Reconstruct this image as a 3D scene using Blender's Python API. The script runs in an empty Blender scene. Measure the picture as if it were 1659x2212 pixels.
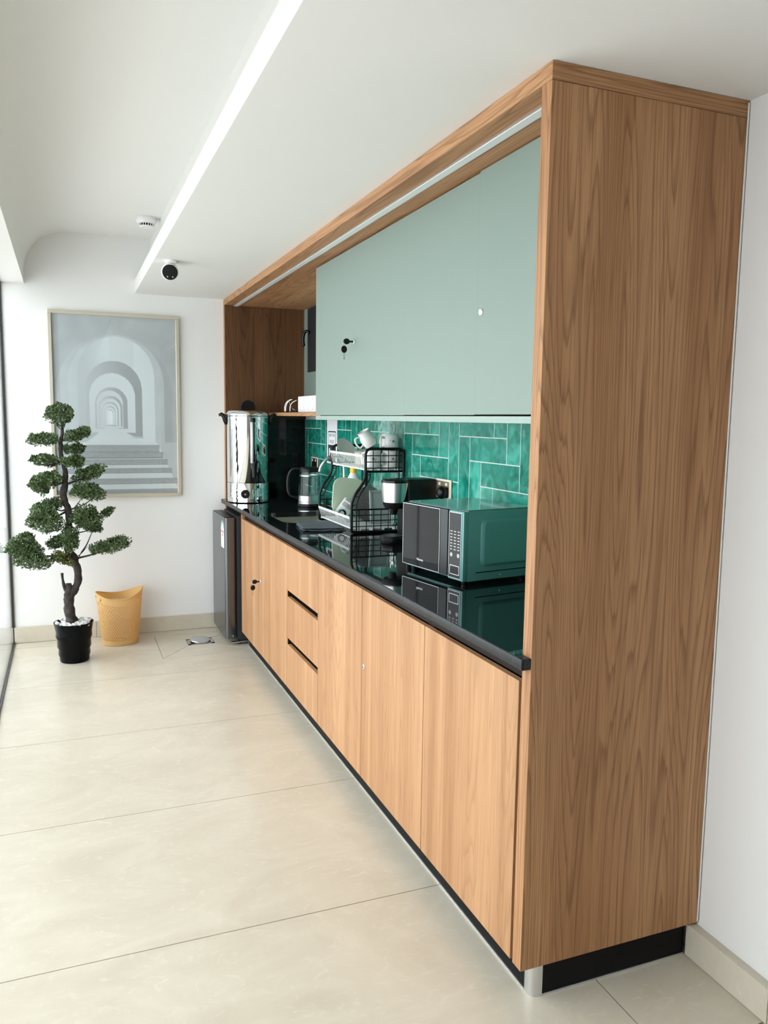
import bpy, bmesh, math, random
from mathutils import Vector, Matrix, noise

random.seed(7)
scene = bpy.context.scene
PI = math.pi

# ---------------------------------------------------------------- camera
cam_data = bpy.data.cameras.new('camera')
cam = bpy.data.objects.new('camera', cam_data)
scene.collection.objects.link(cam)
cam.location = (-1.01431, -1.57859, 1.46129)
cam.rotation_euler = (1.45489, -0.013446, -0.378869)
cam_data.sensor_fit = 'HORIZONTAL'
cam_data.sensor_width = 36.0
cam_data.lens = 36.0 * 1720.04 / 1659.0
cam_data.clip_start = 0.02
scene.camera = cam

# ---------------------------------------------------------------- world and exposure
world = bpy.data.worlds.new('world')
scene.world = world
world.use_nodes = True
wn = world.node_tree.nodes
wn['Background'].inputs[0].default_value = (0.90, 0.955, 1.0, 1)
wn['Background'].inputs[1].default_value = 4.5

# sun standing behind the kitchen wall: it only reaches the terrace beyond the glass
sun_data = bpy.data.lights.new('sun', 'SUN')
sun_data.energy = 3.8
sun_data.angle = math.radians(1.5)
sun_data.color = (1.0, 0.96, 0.90)
sun = bpy.data.objects.new('sun', sun_data)
scene.collection.objects.link(sun)
sun.rotation_euler = Vector((-0.60, 0.25, -1.0)).to_track_quat('-Z', 'Y').to_euler()

vs = scene.view_settings
vs.view_transform = 'Standard'
vs.look = 'None'
vs.gamma = 1.0
vs.use_curve_mapping = False
vs.exposure = 0.0

# main dimensions (metres). x: towards the kitchen wall, y: away from the camera, z: up
D = 0.567        # kitchen wall
L = 3.922        # far wall
XL = -1.357      # glass wall
YB = -3.2        # wall behind the camera
H = 2.247        # top of the kitchen surround, underside of the soffit
ZC = 0.90        # worktop

# ---------------------------------------------------------------- materials
def new_mat(name):
    m = bpy.data.materials.new(name)
    m.use_nodes = True
    nt = m.node_tree
    b = nt.nodes['Principled BSDF']
    return m, nt, b

def N(nt, typ, **kw):
    n = nt.nodes.new(typ)
    for k, v in kw.items():
        setattr(n, k, v)
    return n

def plain(name, col, rough=0.5, metal=0.0, coat=0.0, bump=0.0, bscale=200.0, spec=0.5, var=0.0):
    m, nt, b = new_mat(name)
    b.inputs['Base Color'].default_value = (*col, 1)
    b.inputs['Roughness'].default_value = rough
    b.inputs['Metallic'].default_value = metal
    b.inputs['Coat Weight'].default_value = coat
    b.inputs['Coat Roughness'].default_value = 0.05
    b.inputs['Specular IOR Level'].default_value = spec
    if bump or var:
        tc = N(nt, 'ShaderNodeTexCoord')
        nz = N(nt, 'ShaderNodeTexNoise')
        nz.inputs['Scale'].default_value = bscale
        nz.inputs['Detail'].default_value = 4
        nt.links.new(tc.outputs['Object'], nz.inputs['Vector'])
        if bump:
            bp = N(nt, 'ShaderNodeBump')
            bp.inputs['Strength'].default_value = bump
            bp.inputs['Distance'].default_value = 0.002
            nt.links.new(nz.outputs['Fac'], bp.inputs['Height'])
            nt.links.new(bp.outputs['Normal'], b.inputs['Normal'])
        if var:
            rp = N(nt, 'ShaderNodeValToRGB')
            rp.color_ramp.elements[0].position = 0.3
            rp.color_ramp.elements[1].position = 0.7
            rp.color_ramp.elements[0].color = (*[c * (1 - var) for c in col], 1)
            rp.color_ramp.elements[1].color = (*[min(1, c * (1 + var)) for c in col], 1)
            nt.links.new(nz.outputs['Fac'], rp.inputs['Fac'])
            nt.links.new(rp.outputs['Color'], b.inputs['Base Color'])
    return m

def wood(name, axis, dark, mid, light, rough=0.52, figure=0.58, pores=0.55):
    """oak laminate with the grain along the given axis"""
    m, nt, b = new_mat(name)
    tc = N(nt, 'ShaderNodeTexCoord')
    info = N(nt, 'ShaderNodeObjectInfo')
    mul = N(nt, 'ShaderNodeMath', operation='MULTIPLY')
    mul.inputs[1].default_value = 7.0
    nt.links.new(info.outputs['Random'], mul.inputs[0])
    off = N(nt, 'ShaderNodeVectorMath', operation='ADD')
    nt.links.new(tc.outputs['Object'], off.inputs[0])
    nt.links.new(mul.outputs[0], off.inputs[1])
    def mapped(across, along):
        mp = N(nt, 'ShaderNodeMapping')
        s = [across] * 3
        s[axis] = along
        mp.inputs['Scale'].default_value = s
        nt.links.new(off.outputs[0], mp.inputs['Vector'])
        return mp
    def nz(across, along, detail, dist, rough_=0.55):
        n = N(nt, 'ShaderNodeTexNoise')
        n.inputs['Scale'].default_value = 1.0
        n.inputs['Detail'].default_value = detail
        n.inputs['Roughness'].default_value = rough_
        n.inputs['Distortion'].default_value = dist
        nt.links.new(mapped(across, along).outputs[0], n.inputs['Vector'])
        return n
    broad = nz(9.0, 0.25, 2, 0.3)
    fine = nz(260.0, 5.0, 3, 0.2)
    streak = nz(60.0, 1.2, 3, 0.6)
    # cathedral figure: rings of a slowly varying field
    field = nz(7.0, 0.42, 1.5, 0.2, 0.4)
    ringm = N(nt, 'ShaderNodeMath', operation='MULTIPLY')
    ringm.inputs[1].default_value = 30.0
    nt.links.new(field.outputs['Fac'], ringm.inputs[0])
    wob = N(nt, 'ShaderNodeMath', operation='MULTIPLY_ADD')
    wob.inputs[1].default_value = 0.9
    nt.links.new(streak.outputs['Fac'], wob.inputs[0])
    nt.links.new(ringm.outputs[0], wob.inputs[2])
    fr = N(nt, 'ShaderNodeMath', operation='FRACT')
    nt.links.new(wob.outputs[0], fr.inputs[0])
    line = N(nt, 'ShaderNodeValToRGB')
    e = line.color_ramp.elements
    e[0].position = 0.0; e[0].color = (0, 0, 0, 1)
    e[1].position = 1.0; e[1].color = (0, 0, 0, 1)
    x = e.new(0.62); x.color = (0.10, 0.10, 0.10, 1)
    x = e.new(0.90); x.color = (1, 1, 1, 1)
    nt.links.new(fr.outputs[0], line.inputs['Fac'])
    # base tone
    ramp = N(nt, 'ShaderNodeValToRGB')
    ramp.color_ramp.elements[0].position = 0.30
    ramp.color_ramp.elements[0].color = (*mid, 1)
    ramp.color_ramp.elements[1].position = 0.68
    ramp.color_ramp.elements[1].color = (*light, 1)
    nt.links.new(broad.outputs['Fac'], ramp.inputs['Fac'])
    def mix(fac_socket, scale, a_socket, col):
        sc = N(nt, 'ShaderNodeMath', operation='MULTIPLY')
        sc.inputs[1].default_value = scale
        nt.links.new(fac_socket, sc.inputs[0])
        mx = N(nt, 'ShaderNodeMix', data_type='RGBA')
        nt.links.new(sc.outputs[0], mx.inputs['Factor'])
        nt.links.new(a_socket, mx.inputs['A'])
        mx.inputs['B'].default_value = (*col, 1)
        return mx.outputs['Result']
    def band(src, lo, hi):
        r = N(nt, 'ShaderNodeMapRange')
        r.inputs['From Min'].default_value = lo
        r.inputs['From Max'].default_value = hi
        nt.links.new(src, r.inputs['Value'])
        return r.outputs[0]
    c = mix(band(streak.outputs['Fac'], 0.45, 0.75), 0.35, ramp.outputs['Color'], dark)
    c = mix(band(fine.outputs['Fac'], 0.48, 0.75), pores, c, dark)
    c = mix(line.outputs['Color'], figure, c, dark)
    nt.links.new(c, b.inputs['Base Color'])
    b.inputs['Roughness'].default_value = rough
    b.inputs['Specular IOR Level'].default_value = 0.28
    bp = N(nt, 'ShaderNodeBump')
    bp.inputs['Strength'].default_value = 0.08
    bp.inputs['Distance'].default_value = 0.001
    nt.links.new(fine.outputs['Fac'], bp.inputs['Height'])
    nt.links.new(bp.outputs['Normal'], b.inputs['Normal'])
    return m

WD, WM, WL = (0.165, 0.066, 0.023), (0.40, 0.200, 0.090), (0.56, 0.310, 0.155)
M = {}
M['wood_z'] = wood('oak_vertical', 2, WD, WM, WL)
M['wood_door'] = wood('oak_door_fronts', 2, (0.21, 0.095, 0.038), (0.41, 0.212, 0.100), (0.56, 0.322, 0.168), figure=0.26, pores=0.42)
M['wood_y'] = wood('oak_lengthwise', 1, WD, WM, WL)
M['wood_x'] = wood('oak_crosswise', 0, WD, WM, WL)
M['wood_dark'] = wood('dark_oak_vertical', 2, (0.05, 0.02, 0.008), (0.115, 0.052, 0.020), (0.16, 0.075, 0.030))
M['wall'] = plain('white_wall_paint', (0.835, 0.835, 0.825), 0.55, bump=0.04, bscale=120)
M['ceil'] = plain('white_ceiling_paint', (0.80, 0.79, 0.755), 0.7, bump=0.03, bscale=90)
M['sage'] = plain('sage_lacquer', (0.220, 0.285, 0.250), 0.45, spec=0.35)
M['sage_edge'] = plain('sage_edge', (0.29, 0.375, 0.33), 0.4)
M['black'] = plain('black_plastic', (0.004, 0.0042, 0.0045), 0.33, spec=0.3)
M['pot_black'] = plain('pot_black', (0.0025, 0.003, 0.0035), 0.22, spec=0.10)
M['black_matt'] = plain('black_matt', (0.003, 0.003, 0.0035), 0.6, spec=0.2)
M['black_gloss'] = plain('black_gloss', (0.004, 0.004, 0.0045), 0.08, spec=0.3)
M['plinth'] = plain('plinth_laminate', (0.003, 0.0035, 0.004), 0.5, spec=0.15)
M['dark_brown'] = plain('dark_channel', (0.012, 0.007, 0.005), 0.5, spec=0.2)  # colour of the grip channels; on carcasses it stands in for gap shade
M['alu'] = plain('brushed_aluminium', (0.72, 0.73, 0.74), 0.32, 1.0)
M['diffuser'] = plain('opal_diffuser', (0.72, 0.74, 0.73), 0.35)
M['chrome'] = plain('chrome', (0.86, 0.87, 0.88), 0.05, 1.0)
M['steel'] = plain('satin_steel', (0.62, 0.62, 0.62), 0.28, 1.0)
M['sink'] = plain('sink_steel', (0.50, 0.50, 0.48), 0.34, 1.0)
M['white_plastic'] = plain('white_plastic', (0.84, 0.84, 0.83), 0.35)
M['ceramic'] = plain('white_ceramic', (0.86, 0.85, 0.82), 0.12)
M['cream'] = plain('cream_enamel', (0.66, 0.62, 0.52), 0.2)
M['lidgrey'] = plain('grey_lid', (0.42, 0.41, 0.38), 0.25)
M['red'] = plain('red_print', (0.42, 0.02, 0.05), 0.3)
M['blue'] = plain('blue_print', (0.06, 0.20, 0.33), 0.3)
M['yellow'] = plain('yellow_plastic', (0.90, 0.72, 0.02), 0.35)
M['orange_cap'] = plain('amber_cap', (0.92, 0.55, 0.02), 0.35)
M['pale_green'] = plain('pale_green_board', (0.58, 0.66, 0.50), 0.4)
M['tray_grey'] = plain('grey_tray', (0.36, 0.41, 0.39), 0.35)
M['cloth'] = plain('slate_cloth', (0.09, 0.115, 0.135), 0.95, bump=0.6, bscale=350, var=0.25)
M['fridge'] = plain('fridge_steel', (0.145, 0.15, 0.158), 0.24, 0.85)
M['fridge_edge'] = plain('fridge_edge', (0.46, 0.47, 0.49), 0.25, 0.9)
M['fridge_body'] = plain('fridge_body', (0.02, 0.023, 0.026), 0.45, spec=0.3)
M['paper'] = plain('white_paper', (0.80, 0.80, 0.83), 0.7)
M['ink'] = plain('black_ink', (0.02, 0.02, 0.03), 0.6)
M['label_green'] = plain('label_green', (0.10, 0.42, 0.22), 0.5)
M['label_red'] = plain('label_red', (0.70, 0.12, 0.10), 0.5)
M['frame'] = plain('champagne_frame', (0.60, 0.56, 0.45), 0.35, 0.35)
M['brass'] = plain('antique_brass', (0.42, 0.33, 0.20), 0.38, 0.7)
M['ivory'] = plain('ivory_plastic', (0.80, 0.74, 0.62), 0.35)
M['pebble'] = plain('pebble', (0.74, 0.74, 0.73), 0.5, var=0.22, bscale=25)
M['bark'] = plain('bark', (0.032, 0.025, 0.021), 0.8, bump=1.0, bscale=45, var=0.55)
M['sealant'] = plain('black_gasket', (0.015, 0.017, 0.018), 0.4)
M['terrace'] = plain('terrace_paving', (0.62, 0.62, 0.61), 0.8, var=0.1, bscale=4)
M['smoke_white'] = plain('detector_plastic', (0.82, 0.82, 0.82), 0.4)
M['grout'] = plain('white_grout', (0.62, 0.70, 0.66), 0.8)
M['floor_grout'] = plain('floor_grout', (0.09, 0.075, 0.06), 0.9)
M['mwteal'] = plain('microwave_grey', (0.090, 0.270, 0.250), 0.34, 0.15)
M['mwtop'] = plain('microwave_top', (0.16, 0.25, 0.225), 0.10, 0.5)
M['mwdoor'] = plain('microwave_glass', (0.006, 0.006, 0.006), 0.04, spec=0.12)
M['mwdark'] = plain('microwave_handle', (0.03, 0.032, 0.034), 0.4, 0.3)

def floor_tile_mat():
    m, nt, b = new_mat('beige_porcelain')
    tc = N(nt, 'ShaderNodeTexCoord')
    mp = N(nt, 'ShaderNodeMapping')
    mp.inputs['Scale'].default_value = (1.0, 1.5, 1.0)
    mp.inputs['Rotation'].default_value = (0, 0, 0.35)
    nt.links.new(tc.outputs['Object'], mp.inputs['Vector'])
    n1 = N(nt, 'ShaderNodeTexNoise'); n1.inputs['Scale'].default_value = 2.6
    n1.inputs['Detail'].default_value = 8; n1.inputs['Roughness'].default_value = 0.65; n1.inputs['Distortion'].default_value = 1.2
    n2 = N(nt, 'ShaderNodeTexNoise'); n2.inputs['Scale'].default_value = 16
    n2.inputs['Detail'].default_value = 6; n2.inputs['Distortion'].default_value = 2.0
    nt.links.new(mp.outputs[0], n1.inputs['Vector'])
    nt.links.new(mp.outputs[0], n2.inputs['Vector'])
    r = N(nt, 'ShaderNodeValToRGB')
    r.color_ramp.elements[0].position = 0.35; r.color_ramp.elements[0].color = (0.56, 0.505, 0.405, 1)
    r.color_ramp.elements[1].position = 0.66; r.color_ramp.elements[1].color = (0.63, 0.58, 0.475, 1)
    nt.links.new(n1.outputs['Fac'], r.inputs['Fac'])
    r2 = N(nt, 'ShaderNodeValToRGB')
    r2.color_ramp.elements[0].position = 0.56; r2.color_ramp.elements[0].color = (0, 0, 0, 1)
    r2.color_ramp.elements[1].position = 0.72; r2.color_ramp.elements[1].color = (0.35, 0.35, 0.35, 1)
    nt.links.new(n2.outputs['Fac'], r2.inputs['Fac'])
    mx = N(nt, 'ShaderNodeMix', data_type='RGBA')
    nt.links.new(r2.outputs['Color'], mx.inputs['Factor'])
    nt.links.new(r.outputs['Color'], mx.inputs['A'])
    mx.inputs['B'].default_value = (0.72, 0.68, 0.58, 1)
    nt.links.new(mx.outputs['Result'], b.inputs['Base Color'])
    b.inputs['Roughness'].default_value = 0.24
    b.inputs['Specular IOR Level'].default_value = 0.45
    return m
M['floor_tile'] = floor_tile_mat()

def green_tile_mat():
    m, nt, b = new_mat('emerald_glaze')
    tc = N(nt, 'ShaderNodeTexCoord')
    info = N(nt, 'ShaderNodeObjectInfo')
    off = N(nt, 'ShaderNodeVectorMath', operation='ADD')
    nt.links.new(tc.outputs['Object'], off.inputs[0])
    nt.links.new(info.outputs['Random'], off.inputs[1])
    n1 = N(nt, 'ShaderNodeTexNoise'); n1.inputs['Scale'].default_value = 13
    n1.inputs['Detail'].default_value = 5; n1.inputs['Distortion'].default_value = 1.4
    nt.links.new(off.outputs[0], n1.inputs['Vector'])
    add = N(nt, 'ShaderNodeMath', operation='MULTIPLY_ADD')
    add.inputs[1].default_value = 0.22
    nt.links.new(info.outputs['Random'], add.inputs[0])
    nt.links.new(n1.outputs['Fac'], add.inputs[2])
    r = N(nt, 'ShaderNodeValToRGB')
    e = r.color_ramp.elements
    e[0].position = 0.38; e[0].color = (0.004, 0.135, 0.092, 1)
    e[1].position = 0.86; e[1].color = (0.055, 0.42, 0.325, 1)
    x = e.new(0.6); x.color = (0.016, 0.245, 0.18, 1)
    nt.links.new(add.outputs[0], r.inputs['Fac'])
    nt.links.new(r.outputs['Color'], b.inputs['Base Color'])
    b.inputs['Roughness'].default_value = 0.10
    n2 = N(nt, 'ShaderNodeTexNoise'); n2.inputs['Scale'].default_value = 22
    n2.inputs['Detail'].default_value = 1.5
    nt.links.new(off.outputs[0], n2.inputs['Vector'])
    bp = N(nt, 'ShaderNodeBump'); bp.inputs['Strength'].default_value = 0.35; bp.inputs['Distance'].default_value = 0.004
    nt.links.new(n2.outputs['Fac'], bp.inputs['Height'])
    nt.links.new(bp.outputs['Normal'], b.inputs['Normal'])
    return m
M['tile'] = green_tile_mat()

def granite_mat():
    m, nt, b = new_mat('black_granite')
    tc = N(nt, 'ShaderNodeTexCoord')
    n1 = N(nt, 'ShaderNodeTexNoise'); n1.inputs['Scale'].default_value = 240; n1.inputs['Detail'].default_value = 3
    nt.links.new(tc.outputs['Object'], n1.inputs['Vector'])
    r = N(nt, 'ShaderNodeValToRGB')
    r.color_ramp.elements[0].position = 0.60; r.color_ramp.elements[0].color = (0.005, 0.006, 0.007, 1)
    r.color_ramp.elements[1].position = 0.78; r.color_ramp.elements[1].color = (0.05, 0.055, 0.06, 1)
    nt.links.new(n1.outputs['Fac'], r.inputs['Fac'])
    nt.links.new(r.outputs['Color'], b.inputs['Base Color'])
    b.inputs['Roughness'].default_value = 0.035
    b.inputs['Specular IOR Level'].default_value = 0.6
    return m
M['granite'] = granite_mat()
M['granite_edge'] = plain('granite_edge', (0.014, 0.016, 0.018), 0.3, spec=0.25, bump=0.3, bscale=160, var=0.5)

def thin_glass(name, tint=(0.985, 0.992, 0.988), refl=1.5):
    m, nt, b = new_mat(name)
    out = nt.nodes['Material Output']
    nt.nodes.remove(b)
    tr = N(nt, 'ShaderNodeBsdfTransparent'); tr.inputs[0].default_value = (*tint, 1)
    gl = N(nt, 'ShaderNodeBsdfGlossy'); gl.inputs['Roughness'].default_value = 0.01
    fr = N(nt, 'ShaderNodeFresnel')
    geo = N(nt, 'ShaderNodeNewGeometry')
    ior = N(nt, 'ShaderNodeMix', data_type='FLOAT')   # thin sheet: the same index from both sides
    ior.inputs['A'].default_value = refl
    ior.inputs['B'].default_value = 1.0 / refl
    nt.links.new(geo.outputs['Backfacing'], ior.inputs['Factor'])
    nt.links.new(ior.outputs['Result'], fr.inputs[0])
    mx = N(nt, 'ShaderNodeMixShader')
    nt.links.new(fr.outputs[0], mx.inputs[0])
    nt.links.new(tr.outputs[0], mx.inputs[1])
    nt.links.new(gl.outputs[0], mx.inputs[2])
    nt.links.new(mx.outputs[0], out.inputs[0])
    return m
M['glass'] = thin_glass('window_glass')
M['pic_glass'] = thin_glass('picture_glass', (0.97, 0.98, 0.98), 1.45)
M['cup_glass'] = thin_glass('drinking_glass', (0.90, 0.95, 0.93), 1.45)
M['kettle_glass'] = thin_glass('kettle_glass', (0.78, 0.86, 0.86), 1.6)

def leaf_mat(name, c0, c1):
    m, nt, b = new_mat(name)
    tc = N(nt, 'ShaderNodeTexCoord')
    nz = N(nt, 'ShaderNodeTexNoise'); nz.inputs['Scale'].default_value = 60
    nt.links.new(tc.outputs['Object'], nz.inputs['Vector'])
    r = N(nt, 'ShaderNodeValToRGB')
    r.color_ramp.elements[0].position = 0.36; r.color_ramp.elements[0].color = (*c0, 1)
    r.color_ramp.elements[1].position = 0.68; r.color_ramp.elements[1].color = (*c1, 1)
    nt.links.new(nz.outputs['Fac'], r.inputs['Fac'])
    nt.links.new(r.outputs['Color'], b.inputs['Base Color'])
    b.inputs['Roughness'].default_value = 0.45
    return m
M['leaf'] = leaf_mat('leaf_green', (0.014, 0.050, 0.014), (0.18, 0.25, 0.095))
M['leaf_yellow'] = leaf_mat('leaf_olive', (0.05, 0.08, 0.015), (0.20, 0.20, 0.05))

def bin_mat():
    m, nt, b = new_mat('translucent_amber_plastic')
    out = nt.nodes['Material Output']
    b.inputs['Base Color'].default_value = (0.82, 0.57, 0.25, 1)
    b.inputs['Roughness'].default_value = 0.4
    tl = N(nt, 'ShaderNodeBsdfTranslucent'); tl.inputs[0].default_value = (0.94, 0.68, 0.30, 1)
    mx = N(nt, 'ShaderNodeMixShader'); mx.inputs[0].default_value = 0.38
    nt.links.new(b.outputs[0], mx.inputs[1]); nt.links.new(tl.outputs[0], mx.inputs[2])
    nt.links.new(mx.outputs[0], out.inputs[0])
    return m
M['bin'] = bin_mat()

def attr_mat(name, rough):
    m, nt, b = new_mat(name)
    a = N(nt, 'ShaderNodeAttribute', attribute_name='print')
    nt.links.new(a.outputs['Color'], b.inputs['Base Color'])
    b.inputs['Roughness'].default_value = rough
    return m
M['print'] = attr_mat('art_print', 0.55)

def mesh_screen_mat():
    m, nt, b = new_mat('woven_wire')
    tc = N(nt, 'ShaderNodeTexCoord')
    ck = N(nt, 'ShaderNodeTexChecker'); ck.inputs['Scale'].default_value = 190
    ck.inputs['Color1'].default_value = (0.30, 0.29, 0.28, 1); ck.inputs['Color2'].default_value = (0.07, 0.07, 0.07, 1)
    nt.links.new(tc.outputs['Object'], ck.inputs['Vector'])
    nt.links.new(ck.outputs['Color'], b.inputs['Base Color'])
    b.inputs['Roughness'].default_value = 0.35
    b.inputs['Metallic'].default_value = 0.4
    return m
M['wire_mesh'] = mesh_screen_mat()

# ---------------------------------------------------------------- mesh helpers
COL = scene.collection

class MB:
    """collects shapes and links them as one mesh object"""
    def __init__(self):
        self.bm = bmesh.new()
    def box(self, x0, x1, y0, y1, z0, z1, bevel=0.0, seg=2):
        r = bmesh.ops.create_cube(self.bm, size=1.0)
        vs_ = r['verts']
        for v in vs_:
            v.co = Vector((x0 + (v.co.x + .5) * (x1 - x0), y0 + (v.co.y + .5) * (y1 - y0), z0 + (v.co.z + .5) * (z1 - z0)))
        if bevel:
            es = list({e for v in vs_ for e in v.link_edges})
            bmesh.ops.bevel(self.bm, geom=es, offset=bevel, segments=seg, profile=0.6, affect='EDGES')
        return self
    def tube(self, pts, r, seg=8, closed=False, caps=True):
        pts = [Vector(p) for p in pts]
        rs = r if isinstance(r, (list, tuple)) else [r] * len(pts)
        n = len(pts)
        rings = []
        up = None
        for i, p in enumerate(pts):
            if closed:
                t = (pts[(i + 1) % n] - pts[i - 1]).normalized()
            else:
                t = (pts[min(i + 1, n - 1)] - pts[max(i - 1, 0)]).normalized()
            if up is None:
                a = Vector((0, 0, 1)) if abs(t.z) < 0.9 else Vector((1, 0, 0))
                up = (a - t * a.dot(t)).normalized()
            else:
                up = up - t * up.dot(t)
                up = up.normalized() if up.length > 1e-6 else t.orthogonal().normalized()
            s = t.cross(up)
            rings.append([self.bm.verts.new(p + (up * math.cos(2 * PI * k / seg) + s * math.sin(2 * PI * k / seg)) * rs[i]) for k in range(seg)])
        m = n if closed else n - 1
        for i in range(m):
            a, b = rings[i], rings[(i + 1) % n]
            for k in range(seg):
                self.bm.faces.new((a[k], a[(k + 1) % seg], b[(k + 1) % seg], b[k]))
        if caps and not closed:
            self.bm.faces.new(rings[0][::-1]); self.bm.faces.new(rings[-1])
        return self
    def bar(self, a, b, r, seg=6):
        return self.tube([a, b], r, seg)
    def lathe(self, prof, cx, cy, seg=32, axis='z', cz=0.0, caps=True):
        """prof: (radius, height) from one end to the other"""
        rings = []
        for (r, h) in prof:
            ring = []
            for k in range(seg):
                a = 2 * PI * k / seg
                if axis == 'z':
                    co = (cx + r * math.cos(a), cy + r * math.sin(a), h)
                elif axis == 'x':
                    co = (h, cx + r * math.cos(a), cy + r * math.sin(a))
                else:
                    co = (cx + r * math.cos(a), h, cy + r * math.sin(a))
                ring.append(self.bm.verts.new(co))
            rings.append(ring)
        for i in range(len(rings) - 1):
            a, b = rings[i], rings[i + 1]
            for k in range(seg):
                self.bm.faces.new((a[k], a[(k + 1) % seg], b[(k + 1) % seg], b[k]))
        if caps:
            if prof[0][0] > 1e-5: self.bm.faces.new(rings[0][::-1])
            if prof[-1][0] > 1e-5: self.bm.faces.new(rings[-1])
        return self
    def prism(self, pts, axis, a, b):
        """extrude the 2-D outline along an axis from a to b"""
        def co(p, h):
            return {'x': (h, p[0], p[1]), 'y': (p[0], h, p[1]), 'z': (p[0], p[1], h)}[axis]
        A = [self.bm.verts.new(co(p, a)) for p in pts]
        B = [self.bm.verts.new(co(p, b)) for p in pts]
        n = len(pts)
        self.bm.faces.new(A); self.bm.faces.new(B[::-1])
        for i in range(n):
            self.bm.faces.new((A[i], B[i], B[(i + 1) % n], A[(i + 1) % n]))
        return self
    def ellipsoid(self, c, r, seg=12, rings=8, rot=None):
        res = bmesh.ops.create_uvsphere(self.bm, u_segments=seg, v_segments=rings, radius=1.0)
        for v in res['verts']:
            p = Vector((v.co.x * r[0], v.co.y * r[1], v.co.z * r[2]))
            if rot: p = rot @ p
            v.co = p + Vector(c)
        return self
    def quad(self, *pts):
        self.bm.faces.new([self.bm.verts.new(p) for p in pts])
        return self
    def xform(self, mat):
        bmesh.ops.transform(self.bm, matrix=mat, verts=self.bm.verts)
        return self
    def build(self, name, mat, parent=None, smooth=None, loc=None, fix=True):
        """vertices are in world space unless the parent thing is rotated; loc moves the origin"""
        bm = self.bm
        base = Vector((0, 0, 0))
        if parent is not None:
            base = Vector(parent.get('_base', (0, 0, 0)))
        elif loc is not None:
            base = Vector(loc)
        if base.length:
            bmesh.ops.translate(bm, vec=-base, verts=bm.verts)
        if fix:
            bmesh.ops.recalc_face_normals(bm, faces=bm.faces)
        me = bpy.data.meshes.new(name)
        bm.to_mesh(me); bm.free()
        if smooth:
            for p in me.polygons: p.use_smooth = True
            if smooth is not True:
                me.set_sharp_from_angle(angle=math.radians(smooth))
        o = bpy.data.objects.new(name, me)
        COL.objects.link(o)
        me.materials.append(M[mat])
        if parent is not None:
            o.parent = parent
            if base.length: o['_base'] = base[:]
        elif loc is not None:
            o.location = base
            o['_base'] = base[:]
        return o

def tag(o, label, cat, group=None):
    o['label'] = label; o['category'] = cat
    if group: o['group'] = group
    return o
def struct(o):
    o['kind'] = 'structure'
    return o
def thing(name, label, cat, loc, rotz=0.0, local=False, group=None):
    o = bpy.data.objects.new(name, None)
    o.empty_display_size = 0.05
    COL.objects.link(o)
    o.location = loc
    o.rotation_euler = (0, 0, rotz)
    if not local: o['_base'] = tuple(loc)
    return tag(o, label, cat, group)
def text_mesh(name, body, size, mat, parent, matrix, depth=0.0003, align='CENTER', offset=0.0):
    cu = bpy.data.curves.new(name, 'FONT')
    cu.body = body; cu.size = size; cu.align_x = align; cu.align_y = 'CENTER'; cu.extrude = depth; cu.offset = offset
    cu.resolution_u = 3
    tmp = bpy.data.objects.new(name + '_tmp', cu)
    COL.objects.link(tmp)
    bpy.context.view_layer.update()
    me = bpy.data.meshes.new_from_object(tmp.evaluated_get(bpy.context.evaluated_depsgraph_get()))
    bpy.data.objects.remove(tmp); bpy.data.curves.remove(cu)
    base = Vector(parent.get('_base', (0, 0, 0)))
    me.transform(Matrix.Translation(-base) @ matrix)
    o = bpy.data.objects.new(name, me)
    me.materials.clear(); me.materials.append(M[mat])
    COL.objects.link(o); o.parent = parent
    if base.length: o['_base'] = base[:]
    return o
def facing_minus_x(x, y, z):
    """text plane that faces -x: reading direction runs towards -y"""
    return Matrix(((0, 0, -1, x), (-1, 0, 0, y), (0, 1, 0, z), (0, 0, 0, 1)))
def facing_minus_y(x, y, z):
    return Matrix(((1, 0, 0, x), (0, 0, -1, y), (0, 1, 0, z), (0, 0, 0, 1)))
def rrect(cx, cy, w, h, r, n=6):
    pts = []
    for (sx, sy, a0) in ((1, 1, 0), (-1, 1, PI / 2), (-1, -1, PI), (1, -1, 1.5 * PI)):
        for i in range(n + 1):
            a = a0 + i * PI / 2 / n
            pts.append((cx + sx * (w / 2 - r) + r * math.cos(a), cy + sy * (h / 2 - r) + r * math.sin(a)))
    return pts
def arc(c, r, a0, a1, n):
    return [(c[0] + r * math.cos(a0 + (a1 - a0) * i / n), c[1] + r * math.sin(a0 + (a1 - a0) * i / n)) for i in range(n + 1)]
def spline(pts, n=6):
    """Catmull-Rom through the points"""
    P = [Vector(p) for p in pts]
    P = [P[0] * 2 - P[1]] + P + [P[-1] * 2 - P[-2]]
    out = []
    for i in range(1, len(P) - 2):
        for k in range(n):
            t = k / n
            a, b, c, d = P[i - 1], P[i], P[i + 1], P[i + 2]
            out.append(0.5 * ((2 * b) + (c - a) * t + (2 * a - 5 * b + 4 * c - d) * t * t + (3 * b - a - 3 * c + d) * t ** 3))
    out.append(P[-2])
    return out

# ================================================================ THE ROOM
WT = 0.15
# floor with large tiles
floor = struct(MB().box(XL - 0.02, D + WT, YB - WT, L + WT, -0.10, -0.003).build('floor', 'floor_grout'))
g = 0.0017
rows = [-3.50, -2.68, -1.87, -1.066, -0.258, 0.55, 1.352, 2.157, 2.972, 3.785, L]
cols = [XL - 0.02, -1.355, 0.243, D]
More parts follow.
